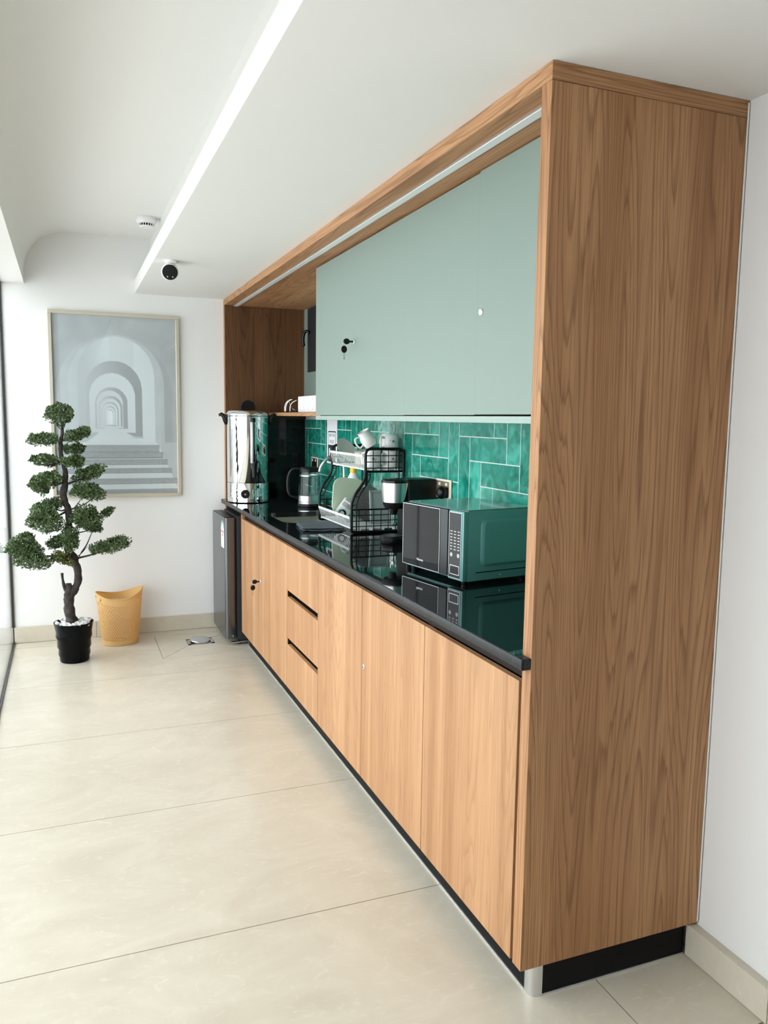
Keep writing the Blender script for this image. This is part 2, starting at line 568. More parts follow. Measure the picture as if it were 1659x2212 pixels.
# drain cut-out lies in the last two rows: x -0.505..0.05, y 3.27..3.80
DX0, DX1, DY0, DY1 = -0.503, 0.05, 3.275, 3.80
def floor_piece(pts):
    MB().prism(pts, 'z', -0.003, 0.0).build('floor_tile', 'floor_tile', floor)
def rect(x0, x1, y0, y1):
    if x1 - x0 < 0.012 or y1 - y0 < 0.012: return
    floor_piece([(x0 + g, y0 + g), (x1 - g, y0 + g), (x1 - g, y1 - g), (x0 + g, y1 - g)])
for i in range(len(rows) - 1):
    for j in range(len(cols) - 1):
        y0, y1, x0, x1 = max(rows[i], YB), rows[i + 1], cols[j], cols[j + 1]
        if y1 <= YB: continue
        if j == 1 and i == 8:
            gg = g
            floor_piece([(x0 + g, y0 + g), (x1 - g, y0 + g), (x1 - g, y1 - g), (DX1 + g, y1 - g), (DX1 + g, DY0 - g), (DX0 - g, DY0 - g), (DX0 - g, y1 - g), (x0 + g, y1 - g)])
        elif j == 1 and i == 9:
            floor_piece([(x0 + g, y0 + g), (DX0 - g, y0 + g), (DX0 - g, DY1 + g), (DX1 + g, DY1 + g), (DX1 + g, y0 + g), (x1 - g, y0 + g), (x1 - g, y1 - g), (x0 + g, y1 - g)])
        else:
            rect(x0, x1, y0, y1)
# envelope-cut tiles falling towards the drain
QX0, QX1, QY0, QY1 = -0.318, -0.150, 3.515, 3.655
ow = [(DX0, DY0), (DX1, DY0), (DX1, DY1), (DX0, DY1)]
iw = [(QX0, QY0), (QX1, QY0), (QX1, QY1), (QX0, QY1)]
for k in range(4):
    a, b, c, d = ow[k], ow[(k + 1) % 4], iw[(k + 1) % 4], iw[k]
    cx = sum(p[0] for p in (a, b, c, d)) / 4; cy = sum(p[1] for p in (a, b, c, d)) / 4
    sh = lambda p: (p[0] + (cx - p[0]) * 0.012, p[1] + (cy - p[1]) * 0.012)
    floor_piece([sh(a), sh(b), sh(c), sh(d)])
drain = thing('floor_drain', 'square metal floor drain with a tilted round cover beside the fridge', 'drain', ((QX0 + QX1) / 2, (QY0 + QY1) / 2, 0.0))
m = MB()
for (a, b, c, d) in ((QX0, QX1, QY0, QY0 + .022), (QX0, QX1, QY1 - .022, QY1), (QX0, QX0 + .022, QY0, QY1), (QX1 - .022, QX1, QY0, QY1)):
    m.box(a + .001, b - .001, c + .001, d - .001, -0.003, 0.0015)
m.build('drain_frame', 'steel', drain)
MB().box(QX0 + .02, QX1 - .02, QY0 + .02, QY1 - .02, -0.003, -0.0015).build('drain_well', 'black_matt', drain)
m = MB().lathe([(0.066, 0), (0.068, 0.004), (0.064, 0.009), (0.0, 0.011)], 0, 0, 36)
m.xform(Matrix.Translation((-0.236, 3.59, 0.006)) @ Matrix.Rotation(math.radians(5), 4, 'Y') @ Matrix.Rotation(math.radians(4), 4, 'X'))
m.build('drain_cover', 'steel', drain, smooth=40)

# walls
struct(MB().box(XL - 0.02, D + WT, L, L + WT, 0.0, 2.9).build('wall_far', 'wall'))
struct(MB().box(D, D + WT, YB, L, 0.0, 2.9).build('wall_right', 'wall'))
struct(MB().box(XL - 0.1, D + WT, YB - WT, YB, 0.0, 2.9).build('wall_back', 'wall'))
# ceiling with the cove down to the beam over the glass wall
BX = -1.222
prof = [(BX, 2.262)] + [(BX, 2.33)] + [(-0.955 + 0.267 * math.cos(a), 2.326 + 0.267 * math.sin(a)) for a in [PI - i * PI / 2 / 14 for i in range(1, 15)]] + [(-0.467, 2.593), (-0.467, 2.75), (-1.42, 2.75), (-1.42, 2.262)]
struct(MB().prism(prof, 'y', YB, L).build('ceiling', 'ceil', smooth=20))
# lowered soffit over the kitchen with a light-cove lip
sof = [(-0.571, H), (D, H), (D, 2.75), (-0.467, 2.75), (-0.467, 2.30), (-0.545, 2.30), (-0.545, 2.328), (-0.571, 2.328)]
struct(MB().prism(sof, 'y', YB, L).build('trim_1', 'ceil'))
struct(MB().box(XL - 0.07, D + WT, YB - WT, L + WT, 2.75, 2.9).build('trim_2', 'ceil'))

# baseboards made of tile pieces
def baseboard(name, pieces):
    o = struct(MB().box(*pieces[0][1]).build(name, 'floor_tile'))
    for n_, bx in pieces[1:]:
        MB().box(*bx, bevel=0.0015, seg=1).build('baseboard_tile', 'floor_tile', o)
    return o
bt = 0.105
segs = [XL, -0.86, -0.06, D - 0.03]
baseboard('baseboard_far', [('', (XL, D - .03, L - 0.006, L, 0.0, bt - .004))] + [('t', (segs[i] + .001, segs[i + 1] - .001, L - 0.013, L - .005, 0.001, bt)) for i in range(3)])
ys = [0.012, -0.268, -1.07, -1.87, -2.67, YB]
baseboard('baseboard_right', [('', (D - 0.02, D, YB, 0.012, 0.0, 0.088))] + [('t', (D - 0.032, D - .019, ys[i + 1] + .001, ys[i] - .001, 0.001, 0.091)) for i in range(5)])

# glass wall
GY = -0.88
struct(MB().box(XL - WT, XL, YB, GY, 0.0, 2.9).build('wall_left', 'wall'))
win = struct(MB().box(XL - 0.012, XL + 0.004, L - 0.012, L, 0.0, 2.262).box(XL - 0.012, XL + 0.004, GY, L, 0.0, 0.010).box(XL - 0.012, XL + 0.004, GY, L, 2.250, 2.262).build('window_1', 'sealant'))
py = [L - 0.012, 2.68, 1.44, 0.20, GY]
for i in range(4):
    MB().box(XL - 0.010, XL - 0.002, py[i + 1] + 0.003, py[i] - 0.003, 0.010, 2.250).build('pane', 'glass', win)
    if i < 3:
        MB().box(XL - 0.011, XL - 0.001, py[i + 1] - 0.003, py[i + 1] + 0.003, 0.010, 2.250).build('joint_seal', 'sealant', win)
# terrace outside
struct(MB().box(-9.0, XL - 0.02, YB - 6, L + 6, -0.12, -0.02).build('ground_outside', 'terrace'))

# ================================================================ KITCHEN SURROUND
sur = thing('cabinet_surround', 'tall oak surround framing the whole kitchenette up to the soffit', 'cabinet frame', (D / 2, 0, 0.095))
PT = 0.040
ZT = H - PT
MB().box(0.0, D - .001, 0.0, PT, 0.095, ZT - .0008, bevel=0.0008, seg=1).build('side_panel', 'wood_z', sur)
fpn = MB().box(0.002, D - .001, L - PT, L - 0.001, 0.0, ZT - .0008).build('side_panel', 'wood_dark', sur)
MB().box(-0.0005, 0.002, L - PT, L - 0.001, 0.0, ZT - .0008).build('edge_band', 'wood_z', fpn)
MB().box(0.0, D - .001, 0.0008, L - .001, ZT, H - 0.001, bevel=0.0008, seg=1).build('top_board', 'wood_y', sur)
MB().box(-0.0002, D - .001, -0.0012, 0.0008, ZT, H - 0.001).build('end_cap', 'wood_x', sur)
strip = MB().box(0.060, 0.094, PT, L - PT, ZT - 0.004, ZT).build('light_strip', 'alu', sur)
MB().box(0.064, 0.090, PT + .002, L - PT - .002, ZT - 0.0055, ZT - 0.0035).build('strip_diffuser', 'diffuser', strip)
MB().box(D - 0.014, D - 0.001, 2.325, L - PT, 1.499, ZT).build('back_panel', 'sage', sur)
# white filler bead where the surround meets wall and ceiling
MB().tube([(D - .005, -.002, .10), (D - .0045, -.0025, .9), (D - .005, -.002, 1.6), (D - .0045, -.002, H - .006)], 0.0022, 6).build('sealant_bead', 'wall', sur)

# black granite splash on the far side panel
tag(MB().box(0.03, D - .012, L - PT - 0.012, L - PT - .0005, ZC + .0005, 1.470).build('side_splash', 'black_gloss', loc=(0.3, L - PT - .006, ZC)), 'dark splash panel behind the chrome water urn under the open shelf', 'splash panel')

# ---------------------------------------------------------------- plinth
pl = thing('plinth', 'recessed black kickboard with aluminium corner and edge strips under the base cabinets', 'plinth', (0.3, 1.7, 0))
PX, PY = 0.046, 0.016
MB().box(PX, PX + .016, PY + .028, 3.375, 0.004, 0.0945).build('kickboard', 'plinth', pl)
MB().box(PX + .028, D - .034, PY, PY + .016, 0.004, 0.0945).build('kickboard', 'plinth', pl)
cpts = [(PX + .030, PY - .002)] + [(PX + .020 - .0225 * math.sin(a), PY + .020 - .0225 * math.cos(a)) for a in [i * PI / 2 / 8 for i in range(9)]] + [(PX - .002, PY + .032), (PX + .012, PY + .032), (PX + .030, PY + .012)]
MB().prism(cpts, 'z', 0.0, 0.0945).build('corner_trim', 'alu', pl, smooth=30)
MB().box(PX - .003, PX + .002, PY + .032, 3.375, 0.0, 0.006).build('edge_strip', 'alu', pl)
MB().box(PX + .030, D - .034, PY - .003, PY + .002, 0.0, 0.006).build('edge_strip', 'alu', pl)
MB().box(PX - .003, PX + .002, 3.375, 3.383, 0.0, 0.0945).build('end_trim', 'alu', pl)

# ---------------------------------------------------------------- base cabinets
ZB, ZD = 0.096, 0.829
Ys = [0.0435, 0.6055, 1.1654, 1.7266, 2.268, 2.822, 3.381]
def lock(parent, x, y, z, keys=True, horiz=False):
    """cam lock on a face that looks towards -x"""
    o = MB().lathe([(0.0105, x), (0.0105, x - .003), (0.0085, x - .005), (0.0, x - .005)], y, z, 20, 'x').build('lock', 'chrome', parent, smooth=40)
    if keys:
        # key in the lock, bow standing out, and a second key hanging on the ring
        MB().box(x - .024, x - .004, y - .0012, y + .0012, z - .004, z + .004).ellipsoid((x - .034, y, z), (.015, .0035, .013)).build('key', 'black', o, smooth=50)
        MB().tube([(x - .045 + .009 * math.cos(t * PI / 8), y, z - .009 + .010 * math.sin(t * PI / 8)) for t in range(16)], 0.0009, 6, closed=True).build('key_ring', 'steel', o, smooth=True)
        MB().ellipsoid((x - .044, y + .003, z - .034), (.014, .0035, .016)).build('hanging_key', 'black', o, smooth=True)
        MB().box(x - .047, x - .041, y + .002, y + .004, z - .078, z - .046).build('key_blade', 'steel', o)
    else:
        MB().box(x - .0056, x - .0045, y - .001, y + .001, z - .004, z + .004).build('keyhole', 'black_matt', o)
    return o
def base_cabinet(label, y0, y1, doors):
    t = thing('base_cabinet', label, 'cabinet', (0.28, (y0 + y1) / 2, ZB), group='oak base cabinets under the granite worktop')
    m = MB()
    m.box(0.022, D - .02, y0 + .0005, y0 + .018, ZB, 0.868)
    m.box(0.022, D - .02, y1 - .018, y1 - .0005, ZB, 0.868)
    m.box(0.022, D - .02, y0 + .018, y1 - .018, ZB, ZB + .018)
    m.box(D - .03, D - .02, y0 + .018, y1 - .018, ZB + .018, 0.868)
    m.build('carcass', 'dark_brown', t)  # shade behind the door gaps is put into the carcass colour
    MB().box(0.020, 0.050, y0 + .0006, y1 - .0006, 0.832, 0.867).build('grip_channel', 'dark_brown', t)
    out = []
    for (a, b) in doors:
        out.append(MB().box(0.0, 0.018, a + .0019, b - .0019, ZB, ZD, bevel=0.0006, seg=1).build('door', 'wood_door', t))
    return t, out
t1, d1 = base_cabinet('oak base cabinet with one plain door, nearest the tall side panel', Ys[0], Ys[1], [(Ys[0] + .006, Ys[1])])
t2, d2 = base_cabinet('oak double door base cabinet with a bare round lock, right of the drawers', Ys[1], Ys[3], [(Ys[1], Ys[2]), (Ys[2], Ys[3])])
lock(d2[0], 0.0, 1.139, 0.538, keys=False)
t4, d4 = base_cabinet('oak double door base cabinet with keys hanging from its lock, beside the fridge', Ys[4], Ys[6], [(Ys[4], Ys[5]), (Ys[5], Ys[6] - .016)])
MB().box(-0.001, 0.5, Ys[6] - .015, Ys[6], ZB, 0.868, bevel=0.0008, seg=1).build('end_panel', 'wood_z', t4)
lock(d4[1], 0.0, 2.850, 0.528)
t3 = thing('drawer_cabinet', 'oak base cabinet with three drawers and two dark grip slots', 'drawer unit', (0.28, 2.0, ZB))
m = MB()
m.box(0.022, D - .02, Ys[3] + .0005, Ys[3] + .018, ZB, 0.868).box(0.022, D - .02, Ys[4] - .018, Ys[4] - .0005, ZB, 0.868)
m.box(0.022, D - .02, Ys[3] + .018, Ys[4] - .018, ZB, ZB + .018)
m.build('carcass', 'dark_brown', t3)  # coloured dark like its neighbours, painting in the shade between the fronts
MB().box(0.020, 0.050, Ys[3] + .0006, Ys[4] - .0006, 0.832, 0.867).build('grip_channel', 'dark_brown', t3)
a, b = Ys[3] + .0015, Ys[4] - .0015
for (z0, z1, slot) in ((0.602, ZD, 0), (0.356, 0.600, 1), (ZB, 0.354, 1)):
    m = MB()
    if slot:
        # slot cut in the top edge of the drawer front
        s0, s1, sz = a + .004, b - .016, z1 - 0.030
        m.box(0.0, 0.018, a, b, z0, sz, bevel=0.0006, seg=1)
        m.box(0.0, 0.018, a, s0, sz, z1)
        m.box(0.0, 0.018, s1, b, sz, z1)
    else:
        m.box(0.0, 0.018, a, b, z0, z1, bevel=0.0006, seg=1)
    dr = m.build('drawer_front', 'wood_door', t3)
    if slot:
        MB().box(0.002, 0.045, s0, s1, sz - .006, sz - .0005).box(0.040, 0.046, s0, s1, sz, z1).box(.002, .045, s1 - .006, s1, sz, z1).build('grip_slot', 'dark_brown', dr)
    MB().box(0.05, 0.45, a + .03, b - .03, z0 + .02, z1 - .05).build('drawer_box', 'black_matt', dr)

# ---------------------------------------------------------------- worktop with a cut-out for the sink
SX0, SX1, SY0, SY1 = 0.068, 0.470, 2.545, 3.035
wt = thing('worktop', 'polished black granite worktop running the length of the kitchenette', 'worktop', (0.27, 1.96, 0.872))
bm = bmesh.new()
FX = -0.0235
outer = [(FX, PT + .0006), (D - .012, PT + .0006), (D - .012, L - PT - .0006), (FX, L - PT - .0006)]
inner = rrect((SX0 + SX1) / 2, (SY0 + SY1) / 2, SX1 - SX0, SY1 - SY0, 0.085, 8)
for z in (ZC, ZC - .028):
    loops = []
    es = []
    for pts in (outer, inner):
        v = [bm.verts.new((p[0], p[1], z)) for p in pts]
        es += [bm.edges.new((v[i], v[(i + 1) % len(v)])) for i in range(len(v))]
        loops.append(v)
    bmesh.ops.triangle_fill(bm, use_beauty=True, use_dissolve=False, edges=es)
    if z == ZC: top = loops
for lo, up in zip(loops, top):
    for i in range(len(lo)):
        bm.faces.new((lo[i], lo[(i + 1) % len(lo)], up[(i + 1) % len(up)], up[i]))
mb = MB(); mb.bm.free(); mb.bm = bm
mb.build('slab', 'granite', wt)
lip = [(FX, ZC), (-.0258, ZC - .0015), (-.027, ZC - .005), (-.027, ZC - .022), (-.0258, ZC - .0265), (FX, ZC - .028)]
MB().prism(lip, 'y', 0.0005, L - .001).build('front_edge', 'granite_edge', wt, smooth=50)
MB().box(FX, -0.0006, 0.0005, PT, ZC - .028, ZC, bevel=.002).build('edge_return', 'granite_edge', wt)
MB().box(FX, -0.0006, L - PT, L - .001, ZC - .028, ZC).build('edge_return', 'granite_edge', wt)

# sink
sk = thing('sink', 'undermounted stainless steel sink bowl behind the dark cloth', 'sink', ((SX0 + SX1) / 2, (SY0 + SY1) / 2, 0.72))
mb = MB(); bm = mb.bm
cxs, cys = (SX0 + SX1) / 2, (SY0 + SY1) / 2
rings = []
for (dw, z, rr) in ((0.006, ZC - .0285, .085), (0.002, ZC - .05, .085), (-.01, ZC - .13, .08), (-.03, ZC - .165, .07), (-.08, ZC - .178, .05), (-.20, ZC - .180, .03)):
    rings.append([bm.verts.new((p[0], p[1], z)) for p in rrect(cxs, cys, SX1 - SX0 + dw * 2, SY1 - SY0 + dw * 2, rr, 8)])
for i in range(len(rings) - 1):
    n_ = len(rings[i])
    for k in range(n_):
        bm.faces.new((rings[i][k], rings[i][(k + 1) % n_], rings[i + 1][(k + 1) % n_], rings[i + 1][k]))
bm.faces.new(rings[-1])
o = mb.build('bowl', 'sink', sk, smooth=60)
MB().lathe([(0.040, ZC - .180), (0.040, ZC - .176), (0.030, ZC - .175), (0.0, ZC - .178)], cxs, cys, 24).build('drain_ring', 'chrome', sk, smooth=40)

# tap
tp = thing('tap', 'brushed steel swan neck tap arching over the sink', 'tap', (0.535, 2.93, ZC))
MB().lathe([(0.024, ZC + .0005), (0.024, ZC + .012), (0.017, ZC + .02), (0.016, ZC + .06), (0.0, ZC + .06)], 0.530, 2.93, 20).build('tap_body', 'steel', tp, smooth=40)
MB().tube(spline([(0.530, 2.93, ZC + .05), (0.530, 2.93, 1.13), (0.522, 2.93, 1.20), (0.490, 2.93, 1.235), (0.450, 2.935, 1.238), (0.412, 2.94, 1.212), (0.388, 2.945, 1.175), (0.380, 2.945, 1.145)], 6), 0.0095, 12).build('spout', 'steel', tp, smooth=True)
MB().tube([(0.530, 2.93, ZC + .045), (0.530, 2.885, ZC + .07)], [0.006, 0.004], 8).build('lever', 'steel', tp, smooth=True)

# ---------------------------------------------------------------- upper cabinet
UX = 0.166
uc = thing('wall_cabinet', 'long sage green wall cabinet with three doors above the tiled splashback', 'cabinet', (0.36, 1.18, 1.455))
Yu0, Yu1 = PT + .0005, 2.322
m = MB()
m.box(UX + .001, D - .001, Yu0, Yu1, 1.4555, 1.4745)
m.box(UX + .020, D - .001, Yu1 - .018, Yu1, 1.4745, ZT - .001)
m.box(UX + .020, D - .001, Yu0, Yu0 + .018, 1.4745, ZT - .001)
m.box(UX + .022, D - .001, Yu0 + .018, Yu1 - .018, ZT - .03, ZT - .012)
m.build('carcass', 'sage_edge', uc)
doors = []
for (a, b, z0, z1) in ((0.6303, 1.1868, 1.4785, ZT - .0085), (1.1871, 2.3215, 1.4775, ZT - .0085), (PT + .002, 0.6300, 1.4800, ZT - .004)):
    doors.append(MB().box(UX, UX + .018, a, b, z0, z1).build('door', 'sage', uc))
lock(doors[2], UX, 0.601, 1.787, keys=False)
lock(doors[1], UX, 1.752, 1.795)
# open shelf in the niche
tag(MB().box(0.300, D - .016, 2.3235, L - PT - .0005, 1.474, 1.496, bevel=.0008, seg=1).build('open_shelf', 'wood_y', loc=(.36, 3.1, 1.474)), 'thin oak shelf in the open niche left of the green cabinet', 'shelf')
# dark panel with handle on the niche back wall
hp = thing('wall_panel', 'dark narrow panel with a curved black handle at the back of the niche', 'panel', (D - .02, 3.68, 1.775))
MB().box(D - .024, D - .0145, 3.50, 3.765, 1.775, ZT - .006, bevel=.001, seg=1).build('panel', 'fridge_body', hp)
MB().tube(spline([(D - .026, 3.70, 2.035), (D - .05, 3.715, 2.045), (D - .062, 3.73, 2.02), (D - .064, 3.735, 1.98), (D - .058, 3.735, 1.945)], 5), [0.010] * 20 + [0.006], 10).build('handle', 'black', hp, smooth=True)

# ---------------------------------------------------------------- splashback: herringbone of long glazed tiles
sp = struct(MB().box(D - .0090, D - .0005, PT + .001, L - PT - .012, ZC + .0005, 1.4545).build('wall_splashback', 'grout'))
T = 0.100
YR0, ZR0 = 1.393, 1.2935
def green_tile(y0, y1, z0, z1):
    y0, y1 = max(y0, PT + .002), min(y1, L - PT - .014)
    z0, z1 = max(z0, ZC + .001), min(z1, 1.4545)
    if y1 - y0 < .012 or z1 - z0 < .012: return
    gg, ch = 0.0021, 0.0003
    y0 += gg; y1 -= gg; z0 += gg; z1 -= gg
    xf = D - .0095 - random.random() * .0002
    mb = MB(); bm = mb.bm
    A = [bm.verts.new((D - .004, y, z)) for (y, z) in ((y0, z0), (y1, z0), (y1, z1), (y0, z1))]
    B = [bm.verts.new((xf + ch, y, z)) for (y, z) in ((y0, z0), (y1, z0), (y1, z1), (y0, z1))]
    C = [bm.verts.new((xf, y, z)) for (y, z) in ((y0 + ch, z0 + ch), (y1 - ch, z0 + ch), (y1 - ch, z1 - ch), (y0 + ch, z1 - ch))]
    for (P, Q) in ((A, B), (B, C)):
        for i in range(4): bm.faces.new((P[i], P[(i + 1) % 4], Q[(i + 1) % 4], Q[i]))
    bm.faces.new(C)
    mb.build('tile', 'tile', sp)
for u in range(-28, 16):
    for v in range(-8, 6):
        k = (u + v) % 6
        yl = YR0 - u * T
        zl = ZR0 + v * T
        if k == 0: green_tile(yl - 3 * T, yl, zl, zl + T)
        elif k == 3: green_tile(yl - T, yl, zl, zl + 3 * T)

# sockets
def socket(label, y, z, mat, plug):
    t = thing('wall_socket', label, 'socket', (D - .012, y, z))
    x = D - .0115
    MB().box(x - .006, x, y - .075, y + .075, z - .043, z + .043, bevel=.002).build('cover_plate', 'ivory', t)
    MB().box(x - .0075, x - .0055, y - .062, y + .062, z - .034, z + .034, bevel=.001, seg=1).build('face', mat, t)
    for s in (-1, 1):
        MB().box(x - .010, x - .007, y + s * .035 - .010, y + s * .035 + .010, z + .014, z + .028, bevel=.001, seg=1).build('switch', 'ivory', t)
        m = MB()
        for (a, b, w, h) in ((0, .002, .003, .006), (-.011, -.016, .005, .003), (.011, -.016, .005, .003)):
            m.box(x - .0080, x - .0072, y + s * .035 + a - w / 2, y + s * .035 + a + w / 2, z - .006 + b - h / 2, z - .006 + b + h / 2)
        m.build('pin_holes', 'black_matt', t)
    return t
socket('brass double socket with a black plug in it above the microwave', 1.622, 1.156, 'brass', True)
plug = thing('power_plug', 'black plug with its cord in the socket above the microwave', 'plug', (D - .04, 1.588, 1.10))
MB().ellipsoid((D - .040, 1.588, 1.142), (.024, .026, .030), 16, 12).box(D - .030, D - .019, 1.568, 1.608, 1.118, 1.166, bevel=.004).build('plug_body', 'black', plug, smooth=50)
MB().tube(spline([(D - .045, 1.588, 1.122), (D - .040, 1.586, 1.09), (D - .034, 1.56, 1.02), (D - .03, 1.50, .93), (D - .03, 1.40, .908), (D - .04, 1.25, .907)], 6), .0035, 8).build('cord', 'black', plug, smooth=True)
socket('dark double socket on the tiles behind the glass kettle', 3.618, 1.158, 'dark_brown', False)

# paper sign on the tiles
pp = thing('paper_sign', 'white paper strip with a printed notice stuck on the green tiles', 'sign', (D - .011, 3.255, 1.176))
sx = D - .0108
MB().box(sx - .0006, sx, 3.150, 3.358, 1.176, 1.4540).build('sheet', 'paper', pp)
MB().prism(rrect(3.252, 1.285, .158, .195, .012, 4), 'x', sx - .0009, sx - .0006).build('notice_border', 'ink', pp)
MB().prism(rrect(3.252, 1.335, .142, .080, .006, 4), 'x', sx - .0012, sx - .0009).build('notice_field', 'paper', pp)
text_mesh('lettering', 'KEEP THIS', .026, 'ink', pp, facing_minus_x(sx - .0013, 3.252, 1.355), .0002)
text_mesh('lettering', 'PLACE', .030, 'ink', pp, facing_minus_x(sx - .0013, 3.252, 1.315), .0002)
MB().prism(rrect(3.300, 1.245, .022, .06, .008, 4), 'x', sx - .0012, sx - .0009).build('notice_mark', 'paper', pp)

# ================================================================ APPLIANCES
# fridge under the worktop
fr = thing('mini_fridge', 'dark silver undercounter fridge with an energy sticker on its door', 'fridge', (0.2, 3.65, 0.0))
fy0, fy1 = 3.425, 3.868
MB().box(-0.020, 0.50, fy0, fy1, 0.030, 0.838, bevel=.006).build('body', 'fridge_body', fr, smooth=40)
MB().box(-0.030, -0.019, fy0 + .008, fy1 - .008, 0.050, 0.822).build('gasket', 'black_matt', fr)
dpts = [(-0.030, fy1), (-0.030, fy0 + .004)] + [(-0.0375 + .0075 * math.sin(a) * 0, fy0) for a in ()] + [(-0.040, fy0), (-0.078, fy0 - .001)] + [(-0.078 - .018 * math.sin(a), fy0 + .017 - .018 * math.cos(a)) for a in [i * PI / 2 / 8 for i in range(1, 9)]] + [(-0.096, fy1)]
dr = MB().prism(dpts, 'z', 0.045, 0.828).build('door', 'fridge', fr, smooth=35)
MB().box(-0.093, -0.032, fy0 + .02, fy1 - .01, .828, .832).build('door_cap', 'black', dr)
text_mesh('lettering', 'Hisense', .022, 'steel', dr, facing_minus_x(-0.0964, fy1 - .17, .775), .0002)
MB().prism([(fy0 + .028, .630), (fy0 + .128, .630), (fy0 + .128, .760)] + [(fy0 + .078 + .05 * math.cos(a), .760 + .045 * math.sin(a)) for a in [i * PI / 10 for i in range(1, 10)]] + [(fy0 + .028, .760)], 'x', -.0968, -.0962).build('energy_sticker', 'paper', dr)
MB().prism(arc((fy0 + .078, .760), .045, 0, PI, 12) + arc((fy0 + .078, .760), .030, PI, 0, 12), 'x', -.0971, -.0968).build('sticker_arc', 'label_green', dr)
MB().box(-.0971, -.0968, fy0 + .034, fy0 + .122, .728, .738).box(-.0971, -.0968, fy0 + .06, fy0 + .09, .705, .718).build('sticker_band', 'label_red', dr)
MB().box(-0.06, -0.01, fy0 - .004, fy0 + .02, .012, .022).bar((-.05, fy0, .018), (.40, fy0, .030), .006).build('hinge', 'steel', fr)
for (x, y) in ((-.005, fy0 + .03), (-.005, fy1 - .03), (.46, fy0 + .03), (.46, fy1 - .03)):
    MB().lathe([(.014, 0.0), (.014, .012), (.008, .014), (.008, .032)], x, y, 12).build('foot', 'black', fr)
MB().lathe([(0.004, fy0 - .0005), (0.004, fy0 - .003), (0, fy0 - .003)], -0.05, .062, 10, 'y').build('screw', 'chrome', fr)

# microwave, turned a little on the worktop
MW_, MD_, MH_ = 0.372, 0.318, 0.242
mw = thing('microwave', 'grey microwave with a mirrored black door standing next to the tall side panel', 'microwave', (0.222, 0.787, ZC), rotz=math.radians(9.5), local=True)
# local frame: x into the wall, y away from the camera
zb, zt = 0.014, 0.257
body = MB().box(0.018, MD_, 0.0, MW_, zb, zt, bevel=.004).build('body', 'mwteal', mw, smooth=40)
# embossed side panel
mb = MB(); bm = mb.bm
def rr(w0, y, inset, r):
    return [bm.verts.new((p[0], y, p[1])) for p in rrect(0.018 + .172, zb + .131, .235 - inset * 2, .165 - inset * 2, r, 6)]
R0, R1, R2 = rr(0, -.0003, 0, .024), rr(0, -.0095, .009, .018), rr(0, -.0095, .013, .016)
for (P, Q) in ((R0, R1), (R1, R2)):
    for i in range(len(P)): bm.faces.new((P[i], P[(i + 1) % len(P)], Q[(i + 1) % len(P)], Q[i]))
bm.faces.new(R2)
mb.build('side_emboss', 'mwteal', body, smooth=50)
MB().box(.055, MD_ - .01, -.0012, 0.0, zb + .028, zb + .031).build('side_groove', 'black_matt', body)
MB().lathe([(.0035, -.0002), (.0035, -.0018), (0, -.0022)], .16, zb + .014, 10, 'y').build('screw', 'chrome', body)
MB().box(.020, MD_ - .006, .003, MW_ - .003, zt - .0005, zt + .0025, bevel=.0015, seg=1).build('top_skin', 'mwtop', body)
# control panel (near end) and door (far end)
CP = 0.088
cp = MB().box(0.0, 0.019, 0.0, CP - .002, zb + .002, zt - .002, bevel=.003).build('control_panel', 'mwteal', mw, smooth=40)
MB().box(-.0012, .0004, .012, CP - .006, zb + .008, zt - .008, bevel=.0004, seg=1).build('keypad', 'black_gloss', cp)
m = MB()
def outline(m, x, y0, y1, z0, z1, t):
    m.box(x - .0006, x, y0, y1, z0, z0 + t).box(x - .0006, x, y0, y1, z1 - t, z1).box(x - .0006, x, y0, y0 + t, z0, z1).box(x - .0006, x, y1 - t, y1, z0, z1)
outline(m, -.0012, .012, CP - .006, zb + .008, zt - .008, .0012)
m.build('panel_edge', 'alu', cp)
m = MB()
for i in range(3):
    for j in range(7):
        m.box(-.0017, -.0012, .020 + i * .021, .032 + i * .021, zb + .105 + j * .0105, zb + .1085 + j * .0105)
for (y, z) in ((.026, .088), (.066, .088)):
    m.lathe([(.0075, -.0012), (.0075, -.0020), (0, -.0022)], y, zb + z, 14, 'x')
m.build('key_print', 'lidgrey', cp)
m = MB(); outline(m, -.0012, .020, CP - .014, zb + .020, zb + .052, .0018); m.build('start_button', 'alu', cp)
dr = MB().box(-.004, .018, CP, MW_, zb + .010, zt - .002, bevel=.003).build('door', 'mwdark', mw, smooth=40)
MB().box(-.0056, -.0035, CP + .045, MW_ - .003, zb + .013, zt - .005, bevel=.0006, seg=1).build('door_glass', 'mwdoor', dr)
m = MB(); outline(m, -.0056, CP + .044, MW_ - .002, zb + .012, zt - .004, .0013); m.build('door_trim', 'alu', dr)
t = text_mesh('lettering', 'Hisense', .013, 'alu', dr, facing_minus_x(-.0058, CP + .045 + .120, zb + .040), .0002)
for (x, y) in ((.03, .03), (.03, MW_ - .03), (MD_ - .03, .03), (MD_ - .03, MW_ - .03)):
    MB().lathe([(.010, 0.0008), (.012, zb)], x, y, 12).build('foot', 'black', mw)

# coffee machine
cf = thing('coffee_machine', 'black coffee machine with a rounded steel front between dish rack and microwave', 'coffee machine', (0.44, 1.74, ZC))
cy = 1.745
MB().box(0.405, D - .018, cy - .062, cy + .062, ZC + .001, 1.195, bevel=.012, seg=3).build('body', 'black', cf, smooth=40)
